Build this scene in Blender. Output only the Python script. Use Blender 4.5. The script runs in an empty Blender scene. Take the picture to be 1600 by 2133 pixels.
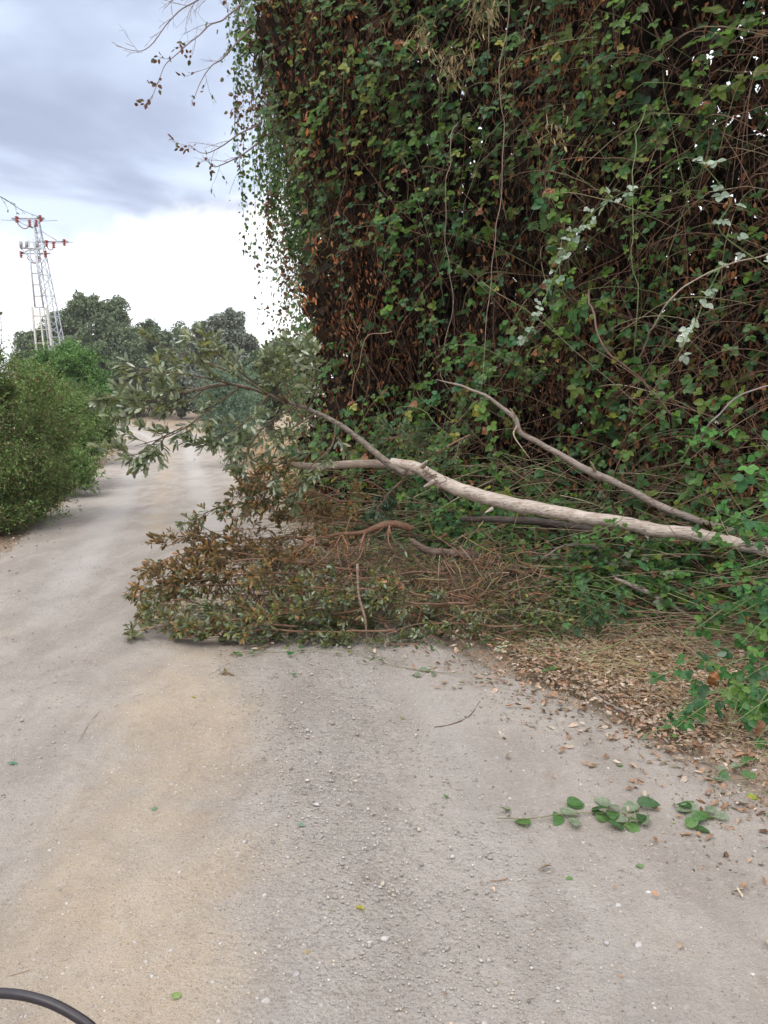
import bpy, math, random
import numpy as np
from mathutils import Vector

R = math.radians
rng = np.random.default_rng(11)
random.seed(5)
SC = bpy.context.scene
COL = SC.collection

# ------------------------------------------------------------------ camera
CAM_H, PITCH, FPX = 1.5, 8.0, 1611.0
cam_data = bpy.data.cameras.new('camera')
cam_data.sensor_fit = 'VERTICAL'
cam_data.sensor_height = 36.0
cam_data.lens = FPX / 2133.0 * 36.0
cam_data.clip_start = 0.05
cam_data.clip_end = 3000
cam = bpy.data.objects.new('camera', cam_data)
cam.location = (0, 0, CAM_H)
cam.rotation_euler = (R(90 - PITCH), 0, 0)
COL.objects.link(cam)
SC.camera = cam

# ------------------------------------------------------------------ sky
SUN_EL, SUN_ROT = 55, 215
world = bpy.data.worlds.new('World')
SC.world = world
world.use_nodes = True
wt = world.node_tree
wt.nodes.clear()


class N:
    """tiny node helper"""
    def __init__(s, tree): s.t = tree
    def __call__(s, kind, inp=None, **kw):
        n = s.t.nodes.new(kind)
        for k, v in kw.items(): setattr(n, k, v)
        for k, v in (inp or {}).items():
            if isinstance(v, bpy.types.NodeSocket): s.t.links.new(v, n.inputs[k])
            else: n.inputs[k].default_value = v
        return n
    def math(s, op, a, b=0.0, c=0.0):
        n = s.t.nodes.new('ShaderNodeMath'); n.operation = op
        for i, v in enumerate((a, b, c)):
            if isinstance(v, bpy.types.NodeSocket): s.t.links.new(v, n.inputs[i])
            else: n.inputs[i].default_value = v
        return n.outputs[0]
    def mix(s, f, a, b, blend='MIX'):
        n = s.t.nodes.new('ShaderNodeMix'); n.data_type = 'RGBA'; n.blend_type = blend
        for i, v in ((0, f), (6, a), (7, b)):
            if isinstance(v, bpy.types.NodeSocket): s.t.links.new(v, n.inputs[i])
            else: n.inputs[i].default_value = (v if i == 0 else (*v[:3], 1))
        return n.outputs[2]
    def step(s, v, lo, hi):
        n = s('ShaderNodeMapRange', {0: v, 1: lo, 2: hi, 3: 0.0, 4: 1.0}, interpolation_type='SMOOTHSTEP')
        return n.outputs[0]
    def noise(s, vec, scale, detail=4, rough=.55, dist=0.0):
        n = s('ShaderNodeTexNoise', {'Vector': vec, 'Scale': scale, 'Detail': detail, 'Roughness': rough, 'Distortion': dist})
        return n.outputs[0]


w = N(wt)
tc = w('ShaderNodeTexCoord')
sep = w('ShaderNodeSeparateXYZ', {0: tc.outputs['Generated']})
X, Y, Z = sep.outputs
zc = w.math('MAXIMUM', Z, 0.06)
cu = w.math('DIVIDE', X, zc)
cv = w.math('DIVIDE', Y, zc)
pl = w('ShaderNodeCombineXYZ', {0: cu, 1: cv, 2: 0.0}).outputs[0]
n1 = w.noise(pl, 0.55, 6, .5, .3)
n2 = w.noise(tc.outputs['Generated'], 5.0, 6, .55, .4)
n3 = w.noise(pl, 0.28, 3, .5)
# a grey cloud deck whose lower edge is torn, bright haze under it
zb = w.math('ADD', w.math('MULTIPLY', X, 0.342), 0.292)
tt = w.math('SUBTRACT', Z, zb)
tt = w.math('ADD', tt, w.math('MULTIPLY', w.math('SUBTRACT', n2, 0.5), 0.16))
deck = w.step(tt, -0.012, 0.03)
grey = w.mix(w.step(n1, .40, .60), (.36, .41, .56), (.66, .76, .93))
grey = w.mix(w.math('MULTIPLY', w.step(n3, .45, .6), .5), grey, (.70, .79, .95))
low = w.mix(w.step(n2, .35, .6), (1.02, 1.06, 1.14), (1.25, 1.25, 1.25))
cl = w.mix(deck, low, grey)
cl = w.mix(w.step(Z, .45, .8), cl, (1.75, 1.75, 1.8))       # unseen overhead sky made brighter to light the ground
cl = w.mix(w.step(Z, -.02, .0), (.3, .28, .25), cl)
skytex = w('ShaderNodeTexSky', sky_type='NISHITA', sun_disc=False)
skytex.sun_elevation = R(SUN_EL)
skytex.sun_rotation = R(SUN_ROT)
bg1 = w('ShaderNodeBackground', {0: skytex.outputs[0], 1: 0.10})
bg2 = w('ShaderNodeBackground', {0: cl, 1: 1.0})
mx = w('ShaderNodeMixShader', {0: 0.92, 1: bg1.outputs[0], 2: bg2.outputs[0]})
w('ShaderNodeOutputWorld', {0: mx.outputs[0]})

sun_d = bpy.data.lights.new('sun', 'SUN')
sun_d.energy = 1.2
sun_d.angle = R(25)
sun_d.color = (1.0, .95, .88)
sun = bpy.data.objects.new('sun', sun_d)
# the light comes from behind and left of the camera, high up
sun.rotation_euler = (R(90 - SUN_EL), 0, R(-35))
COL.objects.link(sun)

SC.view_settings.view_transform = 'Standard'
SC.view_settings.look = 'None'
SC.view_settings.exposure = 0.40
SC.view_settings.gamma = 1
SC.cycles.max_bounces = 5
SC.cycles.diffuse_bounces = 3
SC.cycles.glossy_bounces = 1
SC.cycles.transmission_bounces = 3
SC.cycles.caustics_reflective = False
SC.cycles.caustics_refractive = False

# ------------------------------------------------------------------ helpers
_p = R(PITCH)


def P(px, py, d):
    """the point at world depth d (metres ahead of the camera) seen at photo pixel px, py"""
    x = (px - 800) / FPX
    y = (1066.5 - py) / FPX
    dy = math.cos(_p) + y * math.sin(_p)
    dz = -math.sin(_p) + y * math.cos(_p)
    k = d / dy
    return np.array((x * k, d, CAM_H + dz * k))


def G(px, py, z=0.0):
    """ground point under photo pixel"""
    a = P(px, py, 1.0)
    k = (z - CAM_H) / (a[2] - CAM_H)
    return np.array((a[0] * k, k, z))


def vnoise(p, seed=0):
    """value noise in [0,1], p (N,3)"""
    p = np.asarray(p, float)
    i = np.floor(p).astype(np.int64)
    f = p - i
    f = f * f * (3 - 2 * f)
    out = 0
    for dx in (0, 1):
        for dy in (0, 1):
            for dz in (0, 1):
                h = ((i[:, 0] + dx) * 374761393 + (i[:, 1] + dy) * 668265263 + (i[:, 2] + dz) * 2147483647 + seed * 974711) & 0xffffffff
                h = ((h ^ (h >> 13)) * 1274126177) & 0xffffffff
                h = (h ^ (h >> 16)) / 4294967295.0
                wx = f[:, 0] if dx else 1 - f[:, 0]
                wy = f[:, 1] if dy else 1 - f[:, 1]
                wz = f[:, 2] if dz else 1 - f[:, 2]
                out = out + h * wx * wy * wz
    return out


def fbm(p, seed=0, o=3):
    p = np.asarray(p, float)
    s, a, t = 0, 1, 0
    for k in range(o):
        s = s + a * vnoise(p * 2 ** k, seed + k); t += a; a *= .5
    return s / t


def sm(x, a, b):
    t = np.clip((x - a) / (b - a), 0, 1)
    return t * t * (3 - 2 * t)


def unit(v):
    v = np.asarray(v, float)
    return v / np.maximum(np.linalg.norm(v, axis=-1, keepdims=True), 1e-9)


def pick(cols, n, p=None, jit=.22):
    c = np.array(cols, float)
    k = rng.choice(len(c), n, p=None if p is None else np.array(p) / sum(p))
    return c[k] * (1 + rng.normal(0, jit, (n, 1))).clip(.45, 1.8)


class MB:
    def __init__(s): s.v = []; s.q = []; s.t = []; s.c = []; s.n = 0
    def add(s, v, q=None, t=None, col=(.5, .5, .5)):
        v = np.asarray(v, float).reshape(-1, 3)
        if q is not None and len(q): s.q.append(np.asarray(q).reshape(-1, 4) + s.n)
        if t is not None and len(t): s.t.append(np.asarray(t).reshape(-1, 3) + s.n)
        c = np.asarray(col, float)
        if c.ndim == 1: c = np.tile(c, (len(v), 1))
        s.v.append(v); s.c.append(c); s.n += len(v)

    def leaves(s, pos, axis, nrm, L, W, tpl, col, curl=0.12):
        """tpl: (verts (k,3) in leaf space x=width, y=length, z=up, quads, tris)"""
        tv, tq, tt = tpl
        n, k = len(pos), len(tv)
        y = unit(axis)
        x = unit(np.cross(y, nrm))
        z = np.cross(x, y)
        L = np.broadcast_to(L, n)[:, None, None]; W = np.broadcast_to(W, n)[:, None, None]
        cu = (curl * (1 + rng.normal(0, .9, n)))[:, None, None]
        t = tv[None]
        zz = t[..., 2:3] * W - cu * (t[..., 1:2] ** 2) * L
        v = pos[:, None] + x[:, None] * t[..., 0:1] * W + y[:, None] * t[..., 1:2] * L + z[:, None] * zz
        off = (np.arange(n) * k)[:, None, None]
        s.add(v, (tq[None] + off) if len(tq) else None, (tt[None] + off) if len(tt) else None, np.repeat(col, k, 0))

    def tubes(s, paths, rad, sides=3, col=(.2, .15, .1)):
        """paths (S,K,3), rad (S,K)"""
        paths = np.asarray(paths, float); rad = np.asarray(rad, float)
        S, K = paths.shape[:2]
        tg = unit(np.gradient(paths, axis=1))
        ref = np.where(np.abs(tg[..., 2:3]) > .9, np.array((1., 0, 0)), np.array((0, 0, 1.)))
        a = unit(np.cross(tg, ref)); b = np.cross(tg, a)
        th = np.arange(sides) * 2 * math.pi / sides
        v = paths[:, :, None] + rad[:, :, None, None] * (a[:, :, None] * np.cos(th)[None, None, :, None] + b[:, :, None] * np.sin(th)[None, None, :, None])
        i = np.arange(K - 1)[:, None] * sides; j = np.arange(sides)[None]
        jn = (j + 1) % sides
        q = np.stack([i + j, i + jn, i + sides + jn, i + sides + j], -1).reshape(-1, 4)
        q = q[None] + (np.arange(S) * K * sides)[:, None, None]
        col = np.asarray(col, float)
        if col.ndim == 2 and len(col) == S: col = np.repeat(col, K * sides, 0)
        s.add(v, q, None, col)

    def limb(s, pts, r, sides=10, col=(.3, .25, .2), seg=.05, bump=.08, wob=0.0, cap=True):
        """one knobbly limb through pts with radii r (list)"""
        pts = np.asarray(pts, float); r = np.asarray(r, float)
        n = max(6, int(np.linalg.norm(np.diff(pts, axis=0), axis=1).sum() / seg))
        c = catmull(pts, n); rr = np.interp(np.linspace(0, 1, n), np.linspace(0, 1, len(r)), r)
        if wob: c = c + (np.stack([fbm(c * 5, 31 + k, 2) for k in range(3)], 1) - .5) * wob
        tg = unit(np.gradient(c, axis=0))
        a = unit(np.cross(tg, np.array((0.1, 0.2, 1.)))); b = np.cross(tg, a)
        th = np.arange(sides) * 2 * math.pi / sides
        d = a[:, None] * np.cos(th)[None, :, None] + b[:, None] * np.sin(th)[None, :, None]
        v = c[:, None] + d * rr[:, None, None]
        k = 1 + bump * (fbm((v * 14).reshape(-1, 3), 5, 3).reshape(n, sides) - .5) * 3
        v = c[:, None] + d * (rr[:, None] * k)[..., None]
        i = np.arange(n - 1)[:, None] * sides; j = np.arange(sides)[None]; jn = (j + 1) % sides
        q = np.stack([i + j, i + jn, i + sides + jn, i + sides + j], -1).reshape(-1, 4)
        vv = v.reshape(-1, 3); t = []
        if cap:
            vv = np.vstack([vv, c[0] - tg[0] * rr[0] * .3, c[-1] + tg[-1] * rr[-1] * .3])
            m = n * sides
            for jj in range(sides):
                t += [(m, (jj + 1) % sides, jj), (m + 1, (n - 1) * sides + jj, (n - 1) * sides + (jj + 1) % sides)]
        s.add(vv, q, t, col)
        return c, rr

    def box(s, a, b, w_, h_=None, col=(.5, .5, .5), up=(0, 0, 1)):
        """bar of rectangular section from a to b"""
        h_ = h_ or w_
        a = np.asarray(a, float); b = np.asarray(b, float)
        t = unit(b - a)
        if abs(t @ np.asarray(up)) > .95: up = (1, 0, 0)
        x = unit(np.cross(t, up)); y = np.cross(x, t)
        v = [p + x * sx * w_ / 2 + y * sy * h_ / 2 for p in (a, b) for sx, sy in ((-1, -1), (1, -1), (1, 1), (-1, 1))]
        q = [(0, 1, 2, 3), (7, 6, 5, 4), (0, 4, 5, 1), (1, 5, 6, 2), (2, 6, 7, 3), (3, 7, 4, 0)]
        s.add(v, q, None, col)

    def build(s, name, mat, parent=None, smooth=False, **props):
        v = np.concatenate(s.v); c = np.concatenate(s.c)
        q = np.concatenate(s.q) if s.q else np.zeros((0, 4), int)
        t = np.concatenate(s.t) if s.t else np.zeros((0, 3), int)
        org = np.zeros(3)
        me = bpy.data.meshes.new(name)
        me.vertices.add(len(v)); me.vertices.foreach_set('co', v.astype(np.float32).ravel())
        loops = np.concatenate([q.ravel(), t.ravel()]).astype(np.int32)
        me.loops.add(len(loops)); me.loops.foreach_set('vertex_index', loops)
        st = np.concatenate([np.arange(len(q)) * 4, len(q) * 4 + np.arange(len(t)) * 3]).astype(np.int32)
        me.polygons.add(len(st)); me.polygons.foreach_set('loop_start', st)
        if smooth: me.polygons.foreach_set('use_smooth', np.ones(len(st), bool))
        me.update(calc_edges=True)
        at = me.color_attributes.new('tint', 'FLOAT_COLOR', 'POINT')
        at.data.foreach_set('color', np.hstack([c, np.ones((len(c), 1))]).astype(np.float32).ravel())
        me.materials.append(mat)
        o = bpy.data.objects.new(name, me); COL.objects.link(o)
        if parent is not None:
            o.parent = parent
            if parent.parent is None: o.location = -Vector(parent.location)   # a sub-part's parent already sits at the origin
        for k, val in props.items(): o[k] = val
        return o


def catmull(p, n):
    p = np.asarray(p, float)
    pp = np.vstack([2 * p[0] - p[1], p, 2 * p[-1] - p[-2]])
    t = np.linspace(0, len(p) - 1 - 1e-6, n)
    i = t.astype(int); f = (t - i)[:, None]
    a, b, c, d = pp[i], pp[i + 1], pp[i + 2], pp[i + 3]
    return .5 * (2 * b + (c - a) * f + (2 * a - 5 * b + 4 * c - d) * f ** 2 + (3 * b - a - 3 * c + d) * f ** 3)


def thing(name, label, cat, loc=(0, 0, 0), group=None):
    o = bpy.data.objects.new(name, None); COL.objects.link(o)
    o.empty_display_size = .2
    o.location = loc; o['label'] = label; o['category'] = cat
    if group: o['group'] = group
    return o


def tag(o, label, cat, group=None):
    o['label'] = label; o['category'] = cat
    if group: o['group'] = group
    return o


# ---- leaf templates (x width -.5...5, y 0..1)
def tpl(half, fold=.14, mid=(.35, .7)):
    """half: outline of one side from base to tip as (x, y); a midrib line runs down the middle"""
    k = len(half)
    ys = [h[1] for h in half]
    mid_v = [(0, y, -fold * .6) for y in ys]
    L = [(-h[0], h[1], fold * h[0] * 2 - fold * .6) for h in half]
    Rr = [(h[0], h[1], fold * h[0] * 2 - fold * .6) for h in half]
    v = [(0, 0, 0)] + mid_v + [(0, 1, 0)] + L + Rr
    M = lambda i: 1 + i
    LL = lambda i: 2 + k + i
    RR = lambda i: 2 + 2 * k + i
    q = []; t = [(0, M(0), LL(0)), (0, RR(0), M(0))]
    for i in range(k - 1):
        q += [(M(i), M(i + 1), LL(i + 1), LL(i)), (M(i), RR(i), RR(i + 1), M(i + 1))]
    t += [(M(k - 1), 1 + k, LL(k - 1)), (M(k - 1), RR(k - 1), 1 + k)]
    return np.array(v, float), np.array(q), np.array(t)


T_BRAM = tpl([(.36, .14), (.5, .42), (.3, .78)])
T_FINE = tpl([(.20, .05), (.36, .10), (.38, .16), (.46, .22), (.455, .30), (.50, .38), (.46, .46), (.47, .54), (.39, .62), (.38, .70), (.27, .78), (.22, .86), (.10, .93)], .12)
T_OVAL = tpl([(.26, .15), (.5, .5), (.36, .85)], .1)
T_OAK = tpl([(.14, .12), (.30, .25), (.22, .34), (.44, .48), (.32, .58), (.5, .72), (.3, .84), (.28, .94)], .1)
T_DEAD = tpl([(.45, .35), (.3, .75)], .35)
T_LOW = (np.array([(0, 0, 0), (.5, .5, .12), (0, 1, 0), (-.5, .5, .12)]), np.array([(0, 1, 2, 3)]), np.zeros((0, 3), int))

GREEN = [(.066, .155, .028), (.045, .115, .026), (.105, .200, .024), (.042, .130, .042), (.085, .165, .038), (.135, .19, .028)]
DEAD = [(.14, .058, .028), (.20, .085, .04), (.075, .036, .022), (.27, .115, .05), (.13, .085, .045)]
MAT_SHADE = [(.026, .017, .012), (.038, .023, .015), (.018, .013, .010), (.055, .030, .018)]  # dead brown darkened, so the shade of the hollows is in the colour
CANE = [(.22, .13, .09), (.30, .24, .15), (.14, .08, .06), (.16, .20, .08), (.35, .30, .20)]


# ------------------------------------------------------------------ materials
def mat_new(name):
    m = bpy.data.materials.new(name); m.use_nodes = True
    m.node_tree.nodes.clear()
    return m, N(m.node_tree)


def leaf_mat(name, back=None, trans=.28, rough=.45, spec=.35):
    m, n = mat_new(name)
    at = n('ShaderNodeAttribute', attribute_name='tint').outputs[0]
    tc = n('ShaderNodeTexCoord').outputs['Object']
    c = n.mix(n.step(n.noise(tc, 60, 3), .35, .7), at, n.mix(1.0, at, (.62, .66, .6), 'MULTIPLY'))
    if back:
        bf = n('ShaderNodeNewGeometry').outputs['Backfacing']
        c = n.mix(n.math('MULTIPLY', bf, .55), c, n.mix(1.0, c, back, 'SCREEN'))
    p = n('ShaderNodeBsdfPrincipled', {'Base Color': c, 'Roughness': rough, 'Specular IOR Level': spec})
    tr = n('ShaderNodeBsdfTranslucent', {0: n.mix(1.0, c, (1.25, 1.35, .7), 'MULTIPLY')})
    s = n('ShaderNodeMixShader', {0: trans, 1: p.outputs[0], 2: tr.outputs[0]})
    n('ShaderNodeOutputMaterial', {0: s.outputs[0]})
    return m


def bark_mat(name, a=None, b=None, rough=.85, scale=1.0, bump=.5):
    """bark: long streaks and pale patches over the tint attribute"""
    m, n = mat_new(name)
    at = n('ShaderNodeAttribute', attribute_name='tint').outputs[0]
    tc = n('ShaderNodeTexCoord').outputs['Object']
    mp = n('ShaderNodeMapping', {0: tc, 2: (0, 0, R(14)), 3: (1.5 * scale, 20 * scale, 20 * scale)}).outputs[0]
    st = n.noise(mp, 4.5, 6, .65, .5)
    pt = n.noise(tc, 9 * scale, 4, .6)
    c = n.mix(n.step(st, .35, .62), n.mix(1.0, at, a or (.50, .45, .42), 'MULTIPLY'), at)
    crk = n.noise(n('ShaderNodeMapping', {0: tc, 2: (0, 0, R(14)), 3: (2.2 * scale, 34 * scale, 34 * scale)}).outputs[0], 3.0, 3, .5, .3)
    c = n.mix(n.math('MULTIPLY', n.step(crk, .58, .66), .75), c, n.mix(1.0, at, (.25, .22, .2), 'MULTIPLY'))
    c = n.mix(n.math('MULTIPLY', n.step(n.noise(tc, 3.5, 4, .6), .5, .7), .5), c, n.mix(1.0, at, (.55, .5, .44), 'MULTIPLY'))
    c = n.mix(n.math('MULTIPLY', n.step(pt, .52, .68), .6), c, n.mix(1.0, at, b or (1.25, 1.22, 1.2), 'MULTIPLY'))
    h = n.math('ADD', n.math('MULTIPLY', st, .7), n.math('MULTIPLY', n.noise(tc, 120, 3), .3))
    bp = n('ShaderNodeBump', {'Strength': bump, 'Distance': .01, 'Height': h})
    p = n('ShaderNodeBsdfPrincipled', {'Base Color': c, 'Roughness': rough, 'Specular IOR Level': .2, 'Normal': bp.outputs[0]})
    n('ShaderNodeOutputMaterial', {0: p.outputs[0]})
    return m


def plain_mat(name, rough=.8, metal=0.0, spec=.3, nscale=30):
    m, n = mat_new(name)
    at = n('ShaderNodeAttribute', attribute_name='tint').outputs[0]
    tc = n('ShaderNodeTexCoord').outputs['Object']
    c = n.mix(n.step(n.noise(tc, nscale, 4), .35, .65), n.mix(1.0, at, (.75, .75, .75), 'MULTIPLY'), at)
    p = n('ShaderNodeBsdfPrincipled', {'Base Color': c, 'Roughness': rough, 'Metallic': metal, 'Specular IOR Level': spec})
    n('ShaderNodeOutputMaterial', {0: p.outputs[0]})
    return m


M_BRAM = leaf_mat('bramble_leaf', (.30, .34, .28))
M_OAK = leaf_mat('oak_leaf', (.14, .15, .12), .2, .5)
M_DEADL = leaf_mat('dead_leaf', None, .15, .75, .15)
M_FAR = leaf_mat('tree_leaf', None, .2, .6, .25)
M_BARK = bark_mat('bark')
M_PALE = bark_mat('weathered_wood', (.62, .55, .50), (1.15, 1.13, 1.12), .8, 1.0, .6)
M_TWIG = plain_mat('twig', .85)
M_STEEL = plain_mat('galvanised_steel', .55, .3, .4, 8)
M_RED = plain_mat('red_insulator', .4, 0, .5)
M_RUB = plain_mat('cable_rubber', .42, 0, .5, 200)
M_STONE = plain_mat('stone', .9, 0, .2, 120)


def soil_nodes(n, road):
    tc = n('ShaderNodeTexCoord').outputs['Object']
    # frame turned along the road, stretched so patches run with the traffic
    mp = n('ShaderNodeMapping', {0: tc, 2: (0, 0, R(-14)), 3: (1.0, .42, 1.0)}).outputs[0]
    big = n.noise(mp, .9, 3, .5, .2)
    mid = n.noise(mp, 3.4, 6, .62, .3)
    fine = n.noise(tc, 38, 6, .7)
    grit = n.noise(tc, 210, 4, .75)
    vo = n('ShaderNodeTexVoronoi', {'Vector': tc, 'Scale': 75.0, 'Randomness': 1.0})
    vo2 = n('ShaderNodeTexVoronoi', {'Vector': tc, 'Scale': 170.0, 'Randomness': 1.0})
    return tc, mp, big, mid, fine, grit, vo, vo2


# road surface
M_ROAD, n = mat_new('dirt_road')
tc, mp, big, mid, fine, grit, vo, vo2 = soil_nodes(n, True)
at = n('ShaderNodeAttribute', attribute_name='tint')
ms = n('ShaderNodeSeparateColor', {0: at.outputs[0]})       # R edge, G loose gravel, B tan dust
pink = n.mix(n.step(mid, .32, .68), (.325, .286, .252), (.425, .382, .342))
tan = n.mix(n.step(mid, .3, .7), (.40, .318, .232), (.50, .405, .30))
tmask = n.math('ADD', n.math('MULTIPLY', ms.outputs[2], .62), n.math('MULTIPLY', n.math('SUBTRACT', n.noise(tc, 1.7, 5, .65, .4), .5), 1.5))
c = n.mix(n.math('MULTIPLY', n.step(tmask, .1, .8), .85), pink, tan)
gm = n.math('ADD', n.math('MULTIPLY', ms.outputs[1], .8), n.math('MULTIPLY', n.math('SUBTRACT', fine, .5), .7))
gcol = n.mix(vo.outputs['Color'], (.29, .26, .235), (.50, .46, .42))
c = n.mix(n.math('MULTIPLY', n.step(gm, .25, .8), .28), c, gcol)
c = n.mix(n.math('MULTIPLY', n.step(grit, .50, .66), .6), c, (.19, .155, .125))
c = n.mix(n.math('MULTIPLY', n.step(fine, .52, .70), .42), c, (.51, .465, .42))
c = n.mix(n.math('MULTIPLY', n.step(n.noise(tc, 14, 5, .7), .55, .72), .4), c, (.25, .20, .165))
chip = n.step(vo.outputs['Distance'], .22, .12)
c = n.mix(n.math('MULTIPLY', n.step(n.math('MULTIPLY', ms.outputs[0], -1.0), .05, .9), .55), c, n.mix(fine, (.42, .395, .37), (.53, .505, .48)))
cs = n('ShaderNodeSeparateColor', {0: vo.outputs['Color']})
chip = n.math('MULTIPLY', chip, n.step(cs.outputs[0], .70, .72))
c = n.mix(n.math('MULTIPLY', chip, .8), c, n.mix(cs.outputs[1], (.22, .19, .165), (.60, .57, .53)))
em = n.math('ADD', ms.outputs[0], n.math('MULTIPLY', n.math('SUBTRACT', mid, .5), .8))
c = n.mix(n.math('MULTIPLY', n.step(em, .35, 1.0), .8), c, n.mix(fine, (.20, .145, .105), (.40, .32, .25)))
h = n.math('ADD', n.math('MULTIPLY', n.math('SUBTRACT', 1.0, vo.outputs['Distance']), n.math('ADD', .25, n.math('MULTIPLY', ms.outputs[1], .9))), n.math('MULTIPLY', fine, 1.2))
h = n.math('ADD', h, n.math('MULTIPLY', grit, .5))
h = n.math('ADD', h, n.math('MULTIPLY', n.math('SUBTRACT', 1.0, vo2.outputs['Distance']), .3))
h = n.math('ADD', h, n.math('MULTIPLY', chip, .5))
bp = n('ShaderNodeBump', {'Strength': 1.0, 'Distance': .009, 'Height': h})
p = n('ShaderNodeBsdfPrincipled', {'Base Color': c, 'Roughness': .95, 'Specular IOR Level': .1, 'Normal': bp.outputs[0]})
n('ShaderNodeOutputMaterial', {0: p.outputs[0]})

# verge soil and fields
M_GROUND, n = mat_new('verge_soil')
tc, mp, big, mid, fine, grit, vo, vo2 = soil_nodes(n, False)
c = n.mix(n.step(mid, .35, .65), (.27, .205, .155), (.42, .34, .27))
c = n.mix(n.step(big, .4, .65), c, n.mix(fine, (.26, .19, .135), (.40, .31, .22)))
c = n.mix(n.math('MULTIPLY', n.step(fine, .5, .7), .5), c, (.15, .10, .07))
h = n.math('ADD', fine, n.math('MULTIPLY', grit, .5))
bp = n('ShaderNodeBump', {'Strength': .8, 'Distance': .012, 'Height': h})
p = n('ShaderNodeBsdfPrincipled', {'Base Color': c, 'Roughness': .95, 'Specular IOR Level': .1, 'Normal': bp.outputs[0]})
n('ShaderNodeOutputMaterial', {0: p.outputs[0]})

# ------------------------------------------------------------------ road and terrain
ROWS = [(-3.0, -8, 2.6, -8), (-3.0, 0, 2.2, 0), (-3.2, 3, 1.5, 3), (-3.6, 5.4, .25, 5.4), (-4.3, 8.6, -.8, 9), (-6, 15, -2.5, 15.3),
        (-7.9, 22, -4.5, 23), (-11.5, 34, -8, 36), (-16.5, 44, -14.3, 49), (-24, 51, -23, 57), (-45, 55, -45, 61)]
RL = catmull([(a, b, 0) for a, b, _, _ in ROWS], 900)
RR_ = catmull([(c_, d_, 0) for _, _, c_, d_ in ROWS], 900)
RC = (RL + RR_) / 2
RH = np.linalg.norm(RL - RR_, axis=1) / 2


def road_s(x, y):
    """signed distance outside the road edge (negative on the road), and side (+1 right)"""
    x = np.atleast_1d(x); y = np.atleast_1d(y)
    out = np.empty(len(x)); side = np.empty(len(x))
    tg = unit(np.gradient(RC, axis=0))
    for a in range(0, len(x), 4000):
        xx, yy = x[a:a + 4000], y[a:a + 4000]
        d2 = (xx[:, None] - RC[None, ::3, 0]) ** 2 + (yy[:, None] - RC[None, ::3, 1]) ** 2
        k = d2.argmin(1)
        out[a:a + 4000] = np.sqrt(d2[np.arange(len(k)), k]) - RH[::3][k]
        dx, dy = xx - RC[::3, 0][k], yy - RC[::3, 1][k]
        side[a:a + 4000] = np.sign(tg[::3, 1][k] * dx - tg[::3, 0][k] * dy)
    return out, side


def H(x, y):
    x = np.atleast_1d(np.asarray(x, float)); y = np.atleast_1d(np.asarray(y, float))
    s, side = road_s(x, y)
    p3 = np.stack([x, y, 0 * x], 1)
    z = -.06 + .06 * sm(s, -.45, .0)
    z += sm(s, -.1, 1.5) * .10 + sm(s, .6, 6) * .25
    z += (fbm(p3 * .9, 3) - .5) * .16 * sm(s, -.1, 1.2)
    z += (fbm(p3 * 7, 8) - .5) * .035 * sm(s, -.3, .4)
    z += sm(y, 56, 80) * 2.2 * (.6 + .8 * vnoise(p3 * .05, 4))
    z += sm(y, 150, 500) * 18 * vnoise(p3 * .006, 9) * sm(x, -90, 60)
    return z


def gz(x, y):
    return float(H([x], [y])[0])


def axis_samples(lo, hi, near, step0, growth):
    a = [near]
    st = step0
    while a[-1] < hi: a.append(a[-1] + st); st *= growth
    b = [near]
    st = step0
    while b[-1] > lo: b.append(b[-1] - st); st *= growth
    return np.array(sorted(set(b + a)))


xs = axis_samples(-900, 900, 0, .06, 1.028)
ys = axis_samples(-60, 1500, 4.5, .06, 1.028)
gx, gy = np.meshgrid(xs, ys)
gv = np.stack([gx.ravel(), gy.ravel(), H(gx.ravel(), gy.ravel())], 1)
nx = len(xs)
ii = (np.arange(len(ys) - 1)[:, None] * nx + np.arange(nx - 1)[None]).reshape(-1)
mb = MB(); mb.add(gv, np.stack([ii, ii + 1, ii + nx + 1, ii + nx], 1))
mb.build('ground', M_GROUND, smooth=True, kind='structure')

# road sheet: rows follow the edges, fine near the camera
tr = np.concatenate([np.linspace(0, 90, 60)[:-1], np.linspace(90, 480, 520)[:-1], np.linspace(480, 899, 160)])
ti = tr.astype(int).clip(0, 898); tf = (tr - ti)[:, None]
el = RL[ti] * (1 - tf) + RL[ti + 1] * tf
er = RR_[ti] * (1 - tf) + RR_[ti + 1] * tf
cc = np.linspace(-.04, 1.04, 170)
rv = el[:, None] * (1 - cc)[None, :, None] + er[:, None] * cc[None, :, None]
sh = rv.shape[:2]
rv = rv.reshape(-1, 3)
wd = np.repeat(np.linalg.norm(er - el, axis=1), sh[1])
cf = np.tile(cc, sh[0])
edge_d = np.minimum(cf, 1 - cf) * wd                     # metres inside the edge
rag = (fbm(rv * np.array((1.1, 1.1, 1)), 21, 3) - .5) * .7
z = .014 - .07 * (1 - sm(edge_d + rag, -.05, .32))
rut = np.exp(-((cf - .30) / .07) ** 2) + np.exp(-((cf - .66) / .07) ** 2)
z -= .012 * rut * sm(rv[:, 1], 1.0, 3.0)
z += (fbm(rv * 1.7, 2) - .5) * .035 * (1 - .7 * sm(rv[:, 1], 6, 12)) + (fbm(rv * 9, 6) - .5) * .012 + (fbm(rv * 34, 7, 2) - .5) * .008
rv[:, 2] = z
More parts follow.
